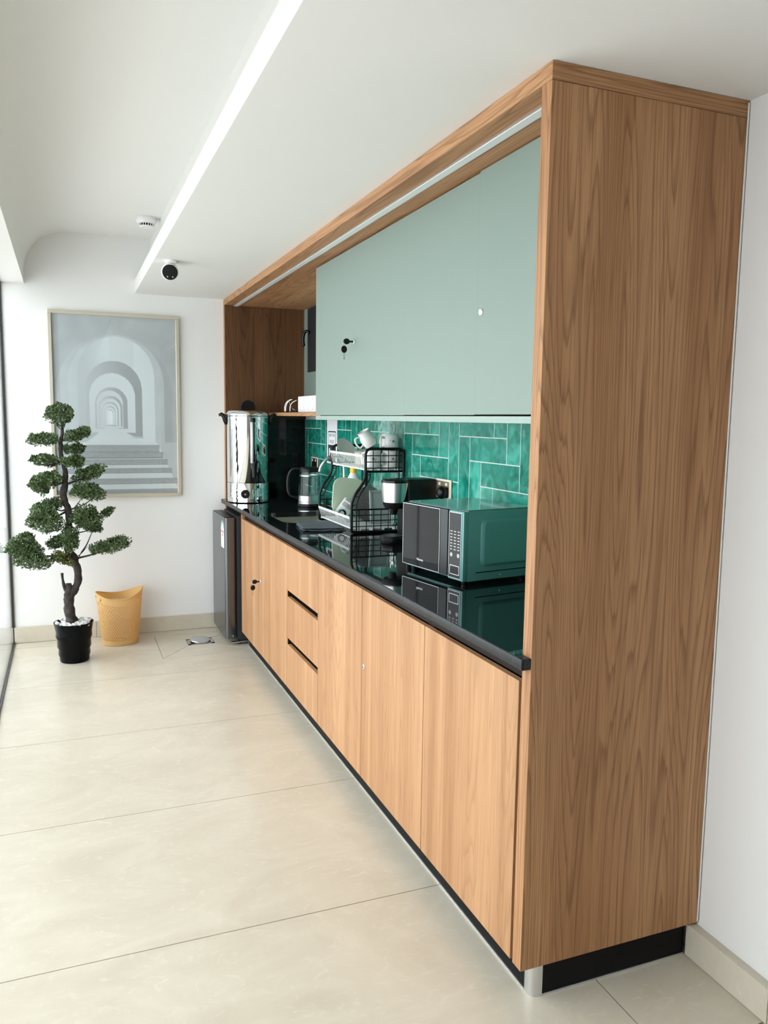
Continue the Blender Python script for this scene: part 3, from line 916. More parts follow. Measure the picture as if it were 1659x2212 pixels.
# tapered round brewing head
hx = 0.372
hd = MB().lathe([(0.050, 1.062), (0.058, 1.078), (0.061, 1.090), (0.0, 1.090)], hx, cy, 40).build('head_base', 'black', cf, smooth=35)
MB().lathe([(0.0612, 1.090), (0.0685, 1.178), (0.0, 1.178)], hx, cy, 40).build('head_shell', 'steel', cf, smooth=35)
MB().lathe([(0.069, 1.178), (0.068, 1.188), (0.05, 1.196), (0.0, 1.198)], hx, cy, 40).box(hx, .47, cy - .060, cy + .060, 1.070, 1.192, bevel=.006).build('lid', 'black_gloss', cf, smooth=35)
MB().lathe([(0.016, 1.035), (0.022, 1.062), (0, 1.062)], hx - .01, cy, 20).build('nozzle', 'black', cf, smooth=35)
MB().lathe([(0.062, ZC + .001), (0.066, ZC + .010), (0.066, ZC + .028), (0.060, ZC + .034), (0.0, ZC + .032)], hx - .006, cy, 40).box(hx, .45, cy - .062, cy + .062, ZC + .001, ZC + .030, bevel=.004).build('drip_base', 'black_gloss', cf, smooth=35)
MB().lathe([(0.050, ZC + .034), (0.050, ZC + .037), (0.046, ZC + .037), (0.0, ZC + .0365)], hx - .006, cy, 36).build('drip_grid', 'black', cf, smooth=35)
MB().tube(spline([(D - .03, cy, ZC + .02), (D - .06, cy - .10, ZC + .008), (.47, cy - .22, ZC + .006), (.49, cy - .30, ZC + .006)], 6), .0032, 8).build('cord', 'black', cf, smooth=True)

# urn
ux, uy, ur = 0.118, 3.715, 0.138
un = thing('water_urn', 'tall chrome catering urn with black handles at the far end of the worktop', 'urn', (ux, uy, ZC))
MB().lathe([(ur * .965, ZC + .001), (ur, ZC + .006), (ur, ZC + .128), (ur * .985, ZC + .131), (ur * .985, ZC + .134), (ur, ZC + .137), (ur, 1.440), (ur * 1.012, 1.452), (ur * 1.012, 1.468), (ur * .99, 1.470), (0, 1.470)], ux, uy, 64).build('tank', 'chrome', un, smooth=40)
MB().lathe([(ur * .99, ZC + .1315), (ur * .9935, ZC + .1325), (ur * .99, ZC + .1335)], ux, uy, 64, caps=False).build('seam', 'black', un, smooth=True)
MB().lathe([(ur * .97, ZC + .0006), (ur * .985, ZC + .004), (ur * .985, ZC + .0055), (ur * .9, ZC + .0056)], ux, uy, 64).build('base_ring', 'black', un, smooth=True)
lid = MB().lathe([(ur * 1.02, 1.4705), (ur * 1.035, 1.476), (ur * 1.02, 1.486), (ur * .94, 1.502), (ur * .75, 1.510), (0, 1.513)], ux, uy, 64).build('lid', 'chrome', un, smooth=40)
lk = [(-.048, 0), (-.046, .03), (-.034, .054), (-.014, .066), (.012, .066), (.034, .052), (.046, .028), (.048, 0)]
MB().prism([(ux + p[0], 1.508 + p[1]) for p in lk], 'y', uy - .018, uy + .018).build('lid_knob', 'black', lid, smooth=50)
a0 = math.atan2(-0.98, -0.21)            # direction towards the camera
cvec = Vector((math.cos(a0), math.sin(a0), 0))
svec = Vector((-cvec.y, cvec.x, 0))
if svec.x < 0: svec = -svec
for s in (-1, 1):
    d = svec * s
    hl = Vector((ux, uy, 0))
    MB().tube([hl + d * (ur + .002) + Vector((0, 0, 1.415)), hl + d * (ur + .012) + Vector((0, 0, 1.44)), hl + d * (ur + .018) + Vector((0, 0, 1.468)), hl + d * (ur + .036) + Vector((0, 0, 1.480)), hl + d * (ur + .052) + Vector((0, 0, 1.474))], [.012, .014, .016, .014, .008], 10).build('handle', 'black', un, smooth=True)
# sight glass, knob, tap on the front
def on_urn(side, out, z):
    return Vector((ux, uy, z)) + cvec * math.sqrt(max(ur * ur - side * side, 0)) + cvec * out + svec * side
MB().tube([on_urn(.026, .008, 1.165), on_urn(.026, .008, 1.432)], .0095, 10).build('gauge_cover', 'white_plastic', un, smooth=True)
MB().tube([on_urn(.037, .010, 1.165), on_urn(.037, .010, 1.425)], .0055, 8).build('sight_glass', 'black', un, smooth=True)
MB().tube([on_urn(.031, .006, 1.432), on_urn(.031, .006, 1.458)], .018, 12).build('gauge_cap', 'black', un, smooth=40)
MB().tube([on_urn(.040, .002, 1.125), on_urn(.040, .050, 1.125)], .015, 12).tube([on_urn(.040, .050, 1.165), on_urn(.040, .050, 1.075)], [.020, .013], 12).build('dispenser', 'black', un, smooth=40)
MB().tube([on_urn(.040, .050, 1.160), on_urn(.062, .056, 1.182)], [.012, .009], 10).build('dispenser_lever', 'black', un, smooth=40)
kb = MB().tube([on_urn(-.020, .001, ZC + .062), on_urn(-.020, .010, ZC + .062), on_urn(-.020, .022, ZC + .062)], [.029, .029, .022], 28).build('dial', 'black', un, smooth=40)
MB().tube([on_urn(-.020, .022, ZC + .062), on_urn(-.020, .026, ZC + .062)], [.007, .005], 14).build('dial_cap', 'steel', kb, smooth=40)
m = MB()
for j in range(4):
    z = ZC + .055 + j * .008
    m.tube([on_urn(-.085, .0005, z), on_urn(-.065, .0005, z), on_urn(-.045, .0005, z)], .0012, 4)
m.build('print_lines', 'lidgrey', un)

# kettle
kx, ky = 0.425, 3.315
kt = thing('kettle', 'glass electric kettle with a steel base and black lid behind the sink', 'kettle', (kx, ky, ZC))
MB().lathe([(.074, ZC + .001), (.076, ZC + .012), (.074, ZC + .020), (0, ZC + .020)], kx, ky, 36).build('power_base', 'black', kt, smooth=40)
MB().lathe([(.071, ZC + .021), (.071, ZC + .030), (.069, ZC + .032), (.069, ZC + .036), (.0715, ZC + .038), (.0715, ZC + .072), (.0, ZC + .072)], kx, ky, 40).build('steel_band', 'steel', kt, smooth=40)
MB().lathe([(.0705, ZC + .0725), (.071, ZC + .10), (.067, ZC + .17), (.062, ZC + .222)], kx, ky, 40, caps=False).build('jug', 'kettle_glass', kt, smooth=True)
MB().lathe([(.0645, ZC + .195), (.0638, ZC + .203)], kx, ky, 40, caps=False).build('steel_rim', 'steel', kt, smooth=True)
MB().lathe([(.0635, ZC + .222), (.064, ZC + .240), (.055, ZC + .252), (.0, ZC + .255)], kx, ky, 40).build('lid', 'black', kt, smooth=40)
MB().tube(spline([(kx - .055, ky + .02, ZC + .240), (kx - .10, ky + .035, ZC + .236), (kx - .125, ky + .042, ZC + .19), (kx - .128, ky + .042, ZC + .12), (kx - .115, ky + .036, ZC + .07), (kx - .07, ky + .02, ZC + .055)], 5), .011, 10).build('handle', 'black', kt, smooth=True)

# cloth lying at the edge of the sink
mb = MB(); bm = mb.bm
nx, ny = 26, 30
cl = [Vector((.105, 2.475)), Vector((.335, 2.50)), Vector((.285, 2.18)), Vector((.070, 2.225))]
def cloth_xy(u, v):
    p = cl[0].lerp(cl[1], u).lerp(cl[3].lerp(cl[2], u), v)
    return p
for layer, (zoff, sgn) in enumerate(((0.0, 1), (0.010, -1))):
    grid = []
    for i in range(nx + 1):
        row = []
        for j in range(ny + 1):
            u, v = i / nx, j / ny
            uu = u * (0.94 if layer else 1.0)
            p = cloth_xy(uu, v * (0.97 if layer else 1.0))
            edge = 0.008 * noise.noise(Vector((u * 5, v * 5, 3.1 + layer)))
            z = ZC + .0025 + zoff + .006 * abs(noise.noise(Vector((u * 4, v * 5, layer * 3)))) + .002 * noise.noise(Vector((u * 14, v * 14, 9)))
            row.append(bm.verts.new((p.x + edge, p.y + edge * .7, z)))
        grid.append(row)
    for i in range(nx):
        for j in range(ny):
            bm.faces.new((grid[i][j], grid[i + 1][j], grid[i + 1][j + 1], grid[i][j + 1]))
o = mb.build('dish_cloth', 'cloth', loc=(.2, 2.35, ZC), smooth=True)
sm = o.modifiers.new('thickness', 'SOLIDIFY'); sm.thickness = .003; sm.offset = 0
tag(o, 'folded slate grey dish cloth lying by the sink', 'cloth')

# ================================================================ DISH RACK AND DISHES
rk = thing('dish_rack', 'two tier black wire dish rack with white comb trays', 'dish rack', (0.42, 2.335, ZC))
ry0, ry1 = 2.075, 2.605
xb, xf, xu = 0.548, 0.276, 0.346          # back, lower front, upper front
def side_curve(dx):
    pts = [(xf + dx, ZC + .016), (xf + dx, 1.03), (xf + .004 + dx, 1.06), (xf + .022 + dx, 1.10), (xf + .048 + dx, 1.135), (xu - .006 + dx, 1.165), (xu + dx, 1.20), (xu + dx, 1.290)]
    return pts
for y in (ry0, ry1):
    fr_ = MB()
    c1 = [(p[0], y, p[1]) for p in side_curve(0)]
    loop = spline(c1, 5)[:-1] + [Vector((xu, y, 1.29)), Vector((xu + .006, y, 1.308)), Vector((xu + .022, y, 1.316)), Vector((xb - .022, y, 1.316)), Vector((xb - .006, y, 1.308)), Vector((xb, y, 1.29)), Vector((xb, y, ZC + .022)), Vector((xb - .012, y, ZC + .007)), Vector((xf + .014, y, ZC + .007)), Vector((xf + .002, y, ZC + .010))]
    fr_.tube(loop, .0072, 10, closed=True)
    fr_.build('side_frame', 'black', rk, smooth=True)
    g2 = MB()
    c2 = [Vector((p[0] + .026, y, p[1])) for p in side_curve(0)[:7]]
    g2.tube(spline(c2, 5), .0038, 8)
    g2.bar((xb - .024, y, ZC + .01), (xb - .024, y, 1.31), .0038, 8)
    for (x, z) in ((xf, 1.04), (xf + .01, 1.082), (xf + .055, 1.143), (xu, 1.19)):
        g2.bar((x, y, z), (x + .028, y, z), .0022)
    g2.build('inner_rail', 'black', rk, smooth=40)
    g3 = MB()
    for z in (.935, .962, .990, 1.018):
        g3.bar((xf, y, z), (xb, y, z), .0042 if z > 1.0 else .0024)
    for i in range(1, 7):
        x = xf + (xb - xf) * i / 7
        g3.bar((x, y, ZC + .008), (x, y, 1.018), .0024)
    g3.build('side_grid', 'black', rk)
    g3 = MB()
    for z in (1.222, 1.252, 1.283):
        g3.bar((xu, y, z), (xb, y, z), .0024)
    g3.bar((xu, y, 1.205), (xb, y, 1.205), .006, 8)
    for i in range(1, 5):
        x = xu + (xb - xu) * i / 5
        g3.bar((x, y, 1.205), (x, y, 1.316), .0024)
    g3.build('side_grid', 'black', rk)
# long rails at the back
m = MB()
for z in (ZC + .03, 1.02, 1.205, 1.306):
    m.bar((xb, ry0, z), (xb, ry1, z), .0055, 8)
for i in range(1, 9):
    y = ry0 + (ry1 - ry0) * i / 9
    m.bar((xb, y, 1.205), (xb, y, 1.306), .0022)
m.build('back_rail', 'black', rk)
# white trays: leaning comb front, slatted bottom
def tray(x0, x1, z0, zf, name):
    n_ = 21
    m = MB()
    lean = .016
    m.bar((x0 - lean, ry0 + .008, zf), (x0 - lean, ry1 - .008, zf), .0042, 8)
    m.box(x0 - lean - .002, x0 - lean + .002, ry0 + .008, ry1 - .008, zf - .008, zf + .003)
    m.bar((x0, ry0 + .008, z0), (x0, ry1 - .008, z0), .0042, 8)
    for i in range(n_ + 1):
        y = ry0 + .010 + (ry1 - ry0 - .020) * i / n_
        m.tube([(x0 - lean, y, zf), (x0, y, z0), (x1, y, z0)], .0023, 5)
    m.bar((x1, ry0 + .008, z0), (x1, ry1 - .008, z0), .004, 6)
    for yy in (ry0 + .004, ry1 - .004):
        for i in range(4):
            x = x0 + (x1 - x0) * (i + .5) / 4
            m.box(x - .008, x + .008, yy - .004, yy + .004, z0 - .010, z0 + .004)
    m.build(name, 'white_plastic', rk, smooth=40)
tray(xf + .010, xb - .012, ZC + .022, .980, 'lower_tray')
tray(xu + .006, xb - .012, 1.214, 1.284, 'upper_tray')

ZU = 1.2185      # top of the upper tray slats
ZLO = ZC + .0265
def revolve(m, prof, seg=36):
    return m.lathe(prof, 0, 0, seg)
def place(m, loc, rot=None):
    mat = Matrix.Translation(loc)
    if rot is not None: mat = mat @ rot
    return m.xform(mat)
def handle_pts(r, h0, h1, out):
    return [(r - .002, 0, h1), (r + out * .75, 0, h1 + .002), (r + out, 0, (h0 + h1) / 2), (r + out * .7, 0, h0), (r - .002, 0, h0 + .004)]
def mug(label, loc, r, h, up, ang, motif=None, mcol='red'):
    t = thing('mug', label, 'mug', loc, group='white mugs on the dish rack')
    flip = Matrix.Identity(4) if up else Matrix.Translation((0, 0, h)) @ Matrix.Rotation(PI, 4, 'X')
    prof = [(0, .001), (r * .82, .001), (r * .90, .006), (r * .96, .02), (r, h - .004), (r - .002, h), (r - .004, h - .003), (r * .91, .022), (r * .7, .008), (0, .006)]
    place(revolve(MB(), prof), loc, flip).build('cup', 'ceramic', t, smooth=40)
    m = MB().tube(spline(handle_pts(r * .97, h * .22, h * .80, .030), 5), .0048, 8)
    place(m, loc, Matrix.Rotation(ang, 4, 'Z') @ flip).build('handle', 'ceramic', t, smooth=True)
    if motif is not None:
        # a sprig: five petals round a dark centre, a bud and two leaves
        spots = [(.105 * math.cos(q * 2 * PI / 5 + .3), .0045 * math.sin(q * 2 * PI / 5 + .3), .0026, mcol) for q in range(5)]
        spots += [(0, 0, .0018, 'ink'), (.30, -.004, .0024, mcol), (.20, -.009, .0022, 'leaf'), (-.16, -.008, .0020, 'leaf'), (-.30, .003, .0018, 'leaf')]
        for (da, dz, sz_, col_) in spots:
            a = motif + da
            rr_ = r * .985 + .0004
            mm = MB().ellipsoid((0, 0, 0), (.0010, sz_, sz_), 8, 5)
            place(mm, Vector(loc) + Vector((rr_ * math.cos(a), rr_ * math.sin(a), h * .55 + dz)), Matrix.Rotation(a, 4, 'Z')).build('painted_flower', col_, t, smooth=True)
    return t
tocam = math.atan2(-3.7, -1.45)
mug('white mug with red flowers seen through the rack side, nearer the wall', (0.500, 2.130, ZU), .042, .088, True, tocam - .7, tocam + .3, 'red')
mug('white mug with red flowers seen through the rack side, nearer the room', (0.408, 2.140, ZU), .041, .088, True, tocam - 2.2, tocam + .1, 'red')
mug('white mug with blue flowers stacked upside down on another mug', (0.496, 2.142, ZU + .090), .049, .082, False, tocam - .6, tocam + .45, 'blue')
# creamer jug tipped on the mugs
t = thing('milk_jug', 'small white jug lying tilted on top of the mugs', 'jug', (0.425, 2.18, ZU + .089))
rot = Matrix.Rotation(math.radians(-32), 4, 'Y')
lc = (0.408, 2.165, ZU + .112)
place(revolve(MB(), [(0, .0), (.028, .0), (.036, .02), (.037, .045), (.030, .070), (.033, .082), (.030, .083), (.026, .070), (.030, .04), (0, .006)]), lc, rot).build('jug_body', 'ceramic', t, smooth=40)
place(MB().tube(spline(handle_pts(.034, .02, .068, .030), 5), .0045, 8), lc, rot @ Matrix.Rotation(PI, 4, 'Z')).build('handle', 'ceramic', t, smooth=True)
# bowls and pot on the upper tier
def bowl(name, label, loc, r, h, mat):
    o = place(revolve(MB(), [(0, .0015), (r * .5, .0015), (r * .62, .006), (r * .88, h * .5), (r, h), (r - .003, h), (r * .84, h * .5), (r * .5, .008), (0, .007)]), loc).build(name, mat, loc=loc, smooth=40)
    return tag(o, label, 'bowl')
t = thing('lidded_pot', 'cream lidded pot standing in the middle of the upper tray', 'pot', (0.474, 2.395, ZU))
place(revolve(MB(), [(0, .001), (.060, .001), (.066, .008), (.068, .066), (.064, .068), (0, .066)]), (0.474, 2.395, ZU)).build('pot', 'cream', t, smooth=40)
place(revolve(MB(), [(.070, .0685), (.070, .073), (.045, .082), (0, .086)]), (0.474, 2.395, ZU)).build('lid', 'lidgrey', t, smooth=40)
place(MB().lathe([(.009, .086), (.013, .094), (.009, .101), (0, .102)], 0, 0, 16), (0.474, 2.395, ZU)).build('knob', 'lidgrey', t, smooth=40)
bowl('bowl', 'white bowl beside the cream pot on the upper tray', (0.440, 2.262, ZU), .056, .064, 'ceramic')
# plate leaning at the far end of the upper tray
lp = Matrix.Translation((0.400, 2.525, ZU + .070)) @ Vector((0.45, -0.70, 0.55)).to_track_quat('Z', 'Y').to_matrix().to_4x4()
m = revolve(MB(), [(0, 0), (.045, 0), (.054, .004), (.073, .010), (.074, .0115), (.054, .0065), (.045, .003), (0, .003)]).xform(lp)
tag(m.build('plate', 'ceramic', loc=(.40, 2.525, ZU), smooth=40), 'white plate leaning at the far end of the upper tray', 'plate')

# bottle behind the board
bx, by = .452, 2.549
t = thing('soap_bottle', 'dish soap bottle with amber cap and yellow label in the rack', 'bottle', (bx, by, ZLO))
MB().lathe([(0, ZLO), (.040, ZLO), (.043, ZLO + .01), (.043, ZLO + .17), (.038, ZLO + .20), (.020, ZLO + .235), (.016, ZLO + .245), (0, ZLO + .245)], bx, by, 28).build('bottle_body', 'white_plastic', t, smooth=50)
MB().lathe([(.0437, ZLO + .10), (.0437, ZLO + .172), (.040, ZLO + .197)], bx, by, 28, caps=False).build('wrap_label', 'yellow', t, smooth=50)
MB().lathe([(.019, ZLO + .240), (.019, ZLO + .268), (.012, ZLO + .272), (0, ZLO + .272)], bx, by, 20).build('cap', 'orange_cap', t, smooth=40)

# pale green board leaning
lb = Matrix.Translation((0.395, 2.457, ZLO + .116)) @ Matrix.Rotation(math.radians(8), 4, 'Z') @ Matrix.Rotation(math.radians(-8), 4, 'X') @ Matrix.Rotation(math.radians(8), 4, 'Y')
m = MB().prism(rrect(0, 0, .195, .205, .055, 8), 'y', -.004, .004).xform(lb)
tag(m.build('cutting_board', 'pale_green', loc=(.39, 2.44, ZLO), smooth=40), 'pale green rounded cutting board leaning in the lower tray', 'board')

# round wire splatter screen leaning
c = Vector((0.442, 2.285, ZLO + .0955))
lb = Matrix.Translation(c) @ Matrix.Rotation(math.radians(6), 4, 'Z') @ Matrix.Rotation(math.radians(-8), 4, 'X')
t = thing('splatter_screen', 'round fine mesh screen leaning between board and grey tray', 'sieve', (c.x, c.y, ZLO))
MB().lathe([(0, -.001), (.090, -.001), (.090, .001), (0, .001)], 0, 0, 40, 'y').xform(lb).build('mesh_disc', 'wire_mesh', t)
MB().tube([(.091 * math.cos(a * PI / 20), 0, .091 * math.sin(a * PI / 20)) for a in range(40)], .003, 8, closed=True).xform(lb).build('rim', 'steel', t, smooth=True)

# grey rectangular tray
c = Vector((0.476, 2.205, ZLO + .088))
lb = Matrix.Translation(c) @ Matrix.Rotation(math.radians(3), 4, 'Z') @ Matrix.Rotation(math.radians(-6), 4, 'X')
t = thing('serving_tray', 'grey green rectangular tray standing in the lower tray behind the wire side', 'tray', (c.x, c.y, ZLO))
MB().prism(rrect(0, 0, .100, .150, .008, 4), 'y', .000, .004).xform(lb).build('tray_base', 'tray_grey', t)
m = MB()
w, h = .116, .172
m.box(-w / 2, w / 2, -.008, .002, h / 2 - .011, h / 2, bevel=.002).box(-w / 2, w / 2, -.008, .002, -h / 2, -h / 2 + .011, bevel=.002)
m.box(-w / 2, -w / 2 + .011, -.008, .002, -h / 2, h / 2, bevel=.002).box(w / 2 - .011, w / 2, -.008, .002, -h / 2, h / 2, bevel=.002)
m.xform(lb).build('tray_rim', 'tray_grey', t)

# white food box lid with a dark seal ring
c = Vector((0.340, 2.368, ZLO + .060))
lb = Matrix.Translation(c) @ Matrix.Rotation(math.radians(-20), 4, 'Z') @ Matrix.Rotation(math.radians(35), 4, 'Y') @ Matrix.Rotation(math.radians(18), 4, 'X')
t = thing('food_box', 'white plastic box tipped on its side with a black ring in the lower tray', 'container', (c.x, c.y, ZLO))
MB().prism(rrect(0, 0, .070, .105, .014, 5), 'y', -.010, .030).xform(lb).build('box', 'white_plastic', t, smooth=40)
MB().prism(rrect(0, .032, .058, .026, .008, 4), 'y', -.0125, -.0095).xform(lb).build('recess', 'lidgrey', t)
MB().tube([(.017 * math.cos(a * PI / 12), -.011, -.022 + .019 * math.sin(a * PI / 12)) for a in range(24)], .005, 8, closed=True).xform(lb).build('seal_ring', 'black', t, smooth=True)

# glass tumbler lying down
c = Vector((0.338, 2.245, ZLO + .019))
lb = Matrix.Translation(c) @ Matrix.Rotation(math.radians(-35), 4, 'Y')
m = MB().lathe([(.026, 0), (.028, .002), (.032, .080), (.0305, .081), (.027, .006), (0, .005)], 0, 0, 28).xform(lb)
tag(m.build('tumbler', 'cup_glass', loc=(c.x, c.y, ZLO), smooth=40), 'clear drinking glass lying in the lower tray', 'glass')

# cutlery holder hooked in the near back corner, with cutlery
hx, hy = .514, 2.110
t = thing('cutlery_holder', 'clear cup holding cutlery in the near back corner of the rack', 'cutlery cup', (hx, hy, ZLO))
MB().lathe([(.018, ZLO + .001), (.020, ZLO + .003), (.022, ZLO + .078), (.0205, ZLO + .078), (.018, ZLO + .006), (0, ZLO + .005)], hx, hy, 24).build('cup', 'cup_glass', t, smooth=40)
for i in range(5):
    a = i * 1.3
    x, y = hx + .009 * math.cos(a), hy + .009 * math.sin(a)
    top = Vector((x + .006 * math.cos(a), y + .006 * math.sin(a), ZLO + .118 + .008 * (i % 3)))
    o = MB().tube([(x, y, ZLO + .008), top], [.002, .0028], 8)
    if i % 2: o.ellipsoid(top + Vector((0, 0, .014)), (.004, .010, .018), 12, 8)
    else: o.box(top.x - .0015, top.x + .0015, top.y - .008, top.y + .008, top.z, top.z + .034, bevel=.0008, seg=1)
    tag(o.build('spoon' if i % 2 else 'knife', 'chrome', loc=(x, y, ZLO), smooth=50), 'steel spoon standing in the cup in the rack corner' if i % 2 else 'steel knife standing in the cup in the rack corner', 'spoon' if i % 2 else 'knife', 'spoons in the rack cup' if i % 2 else 'knives in the rack cup')

# ---------------------------------------------------------------- shelf items
sz = 1.4965
t = thing('wire_holder', 'black tray holder with bright curved wire loops on the niche shelf', 'holder', (.37, 3.40, sz))
MB().box(.335, .44, 3.275, 3.54, sz + .0005, sz + .016, bevel=.004).build('holder_base', 'black', t)
for (y, k) in ((3.535, 1), (3.505, 1), (3.40, .9)):
    MB().tube(spline([(.322, y, sz + .004), (.324, y, sz + .040), (.336, y - .01, sz + .070 * k), (.358, y - .03, sz + .086 * k)], 6), .0030, 8).build('wire_loop', 'chrome', t, smooth=True)
MB().tube(spline([(.330, 3.46, sz + .084), (.330, 3.44, sz + .058), (.332, 3.40, sz + .030), (.333, 3.34, sz + .018)], 6), .0024, 8).build('wire_loop', 'chrome', t, smooth=True)
t = thing('white_carton', 'white ribbed pack on the niche shelf beside the wire holder', 'pack', (.40, 3.0, sz))
bw = MB().box(.335, .46, 2.70, 3.262, sz + .0005, sz + .098, bevel=.005).build('carton', 'white_plastic', t)
for i in range(5):
    yy = 3.215 - i * .09
    MB().tube([(.3335, yy + .018 * math.cos(a * PI / 10) , sz + .050 + .034 * math.sin(a * PI / 10)) for a in range(20)], .0035, 6, closed=True).build('raised_ring', 'paper', bw, smooth=True)

# ================================================================ FAR END OF THE ROOM
# framed print
px0, px1, pz0, pz1 = -1.098, -0.298, 0.930, 2.114
t = thing('framed_picture', 'tall framed print of white arches and steps hanging on the far wall', 'picture', ((px0 + px1) / 2, L, pz0))
fw, fd = .022, .028
yF = L - .002
for bx in ((px0, px1, pz1 - fw, pz1), (px0, px1, pz0, pz0 + fw), (px0, px0 + fw, pz0 + fw, pz1 - fw), (px1 - fw, px1, pz0 + fw, pz1 - fw)):
    MB().box(bx[0], bx[1], yF - fd, yF, bx[2], bx[3], bevel=.002, seg=1).build('frame_bar', 'frame', t)
def lerp3(a, b, f):
    return tuple(a[i] + (b[i] - a[i]) * f for i in range(3))
def sstep(e0, e1, x):
    f = max(0.0, min(1.0, (x - e0) / (e1 - e0)))
    return f * f * (3 - 2 * f)
def in_arch(x, y, l, r, top, bot):
    """x,y in print pixels (y down); a round-headed opening"""
    if x < l or x > r or y > bot: return False
    rad = (r - l) / 2; cx_ = (l + r) / 2
    if y >= top + rad: return True
    return (x - cx_) ** 2 + ((y - top - rad)) ** 2 <= rad * rad
def art(x, y):
    """value of the print at x 0..730, y 0..1045"""
    n1 = noise.noise(Vector((x / 90, y / 90, 0)))
    v = 0.70 + .05 * n1 - .04 * sstep(0, 400, x) * 0
    v -= .10 * sstep(700, 300, y) * sstep(430, 720, abs(x - 360) + 160)
    # receding outer vault
    if in_arch(x, y, 20, 700, 105, 900): v = 0.73 + .04 * n1 - .07 * sstep(430, 700, x) + .03 * sstep(130, 20, x)
    if in_arch(x, y, 85, 650, 110, 900): v = 0.775 + .03 * n1
    if in_arch(x, y, 140, 592, 118, 740):
        v = 0.86
        if x < 330: v = 0.74 + .14 * sstep(140, 330, x) * sstep(500, 200, y)
        if x > 470: v = 0.90
    openings = [(185, 516, 258, 700, .62), (206, 474, 330, 680, .84), (238, 430, 412, 655, .64), (246, 402, 432, 650, .82), (258, 398, 462, 645, .67), (266, 386, 478, 642, .83), (276, 374, 496, 638, .70), (284, 366, 508, 636, .85), (290, 356, 520, 634, .72), (296, 350, 530, 632, .87), (302, 344, 540, 630, .76), (306, 340, 548, 629, .92)]
    for (l, r, tp_, bt_, val) in openings:
        if in_arch(x, y, l, r, tp_, bt_):
            v = val + .05 * sstep(l, r, x) * (1 if val > .78 else -.6) + .10 * sstep(r, l, x) * (1 if val < .78 else 0)
    # floor of the passage
    if y > 640 and 150 < x < 600 and y < 760:
        lx = 306 - (y - 640) * 1.3; rx = 345 + (y - 640) * 1.9
        if lx < x < rx and not (470 < x < 520 and y < 708): v = 0.86 + .03 * sstep(640, 760, y)
        if 430 < x < 520 and 700 < y < 712: v -= .16 * sstep(430, 500, x)
    # steps
    st = [(752, 790, 618), (795, 826, 640), (836, 868, 665), (890, 918, 693), (950, 980, 732), (1018, 1060, 760)]
    if y > 735:
        edge = 605 + (y - 735) * .44
        ledge = 120 - (y - 735) * .5
        if ledge < x < edge: v = 0.87
        else: v = 0.76 + .03 * n1
        for (a, b, r) in st:
            if a <= y <= b and ledge < x < r:
                v = .58 + .05 * noise.noise(Vector((x / 25, y / 10, 2))) + .05 * (y - a) / (b - a)
            if b < y <= b + 4 and ledge < x < r: v = .48
    if x < 40: v -= .05
    return v
nu, nv = 190, 272
bm = bmesh.new()
ins = fw - .003
gx0, gx1, gz0, gz1 = px0 + ins, px1 - ins, pz0 + ins, pz1 - ins
vals = []
vv = []
for j in range(nv + 1):
    for i in range(nu + 1):
        u, w = i / nu, j / nv
        vv.append(bm.verts.new((gx0 + (gx1 - gx0) * u, yF - .010, gz1 - (gz1 - gz0) * w)))
        vals.append(art(u * 730, w * 1045))
for j in range(nv):
    for i in range(nu):
        a = j * (nu + 1) + i
        bm.faces.new((vv[a], vv[a + 1], vv[a + nu + 2], vv[a + nu + 1]))
base = Vector(t['_base'])
bmesh.ops.translate(bm, vec=-base, verts=bm.verts)
bmesh.ops.recalc_face_normals(bm, faces=bm.faces)
me = bpy.data.meshes.new('print')
bm.to_mesh(me); bm.free()
at = me.color_attributes.new('print', 'FLOAT_COLOR', 'POINT')
for i, v in enumerate(vals):
    v = .83 + (v + .05 - .83) * .78
    lin = v ** 2.2
    at.data[i].color = (lin * .94, lin * 1.0, lin * 1.03, 1)
me.materials.append(M['print'])
o = bpy.data.objects.new('print', me); COL.objects.link(o); o.parent = t
MB().box(gx0, gx1, yF - .0155, yF - .0135, gz0, gz1).build('glazing', 'pic_glass', t)
MB().box(gx0, gx1, yF - .009, yF - .001, gz0, gz1).build('backing_board', 'black_matt', t)

# potted tree
TX, TY = -1.002, 3.42
def tpx(u, v, y=TY):
    """place on the tree: measured offsets turned into metres"""
    return Vector((-0.9985 + (u - 160) * 0.002535 + (v - 1340) * .00008, y, 0.243 - (v - 1340) * 0.00276 + (u - 160) * .0002))
tr = thing('potted_tree', 'artificial cloud pruned bonsai tree in a black pot with white pebbles', 'potted tree', (TX, TY, 0))
prof = [(0, .001), (.080, .001), (.084, .010), (.084, .028), (.090, .045), (.088, .075), (.096, .092), (.095, .135), (.103, .152), (.101, .178), (.110, .228), (.113, .236), (.110, .238), (.106, .232), (.100, .205), (0, .205)]
MB().lathe(prof, TX, TY, 48).build('pot', 'pot_black', tr, smooth=60)
MB().lathe([(.103, .206), (.06, .216), (0, .222)], TX, TY, 24, caps=False).build('soil', 'bark', tr)
random.seed(3)
peb_meshes = []
for k in range(6):
    mb = MB(); res = bmesh.ops.create_icosphere(mb.bm, subdivisions=2, radius=1.0)
    for v in mb.bm.verts:
        v.co *= 1 + .22 * noise.noise(v.co * 1.3 + Vector((k * 7, 0, 0)))
        v.co = Vector((v.co.x * .011, v.co.y * .008, v.co.z * .006)) * (1 + .25 * (k % 3))
    me = bpy.data.meshes.new('pebble')
    mb.bm.to_mesh(me); mb.bm.free()
    for p in me.polygons: p.use_smooth = True
    me.materials.append(M['pebble'])
    peb_meshes.append(me)
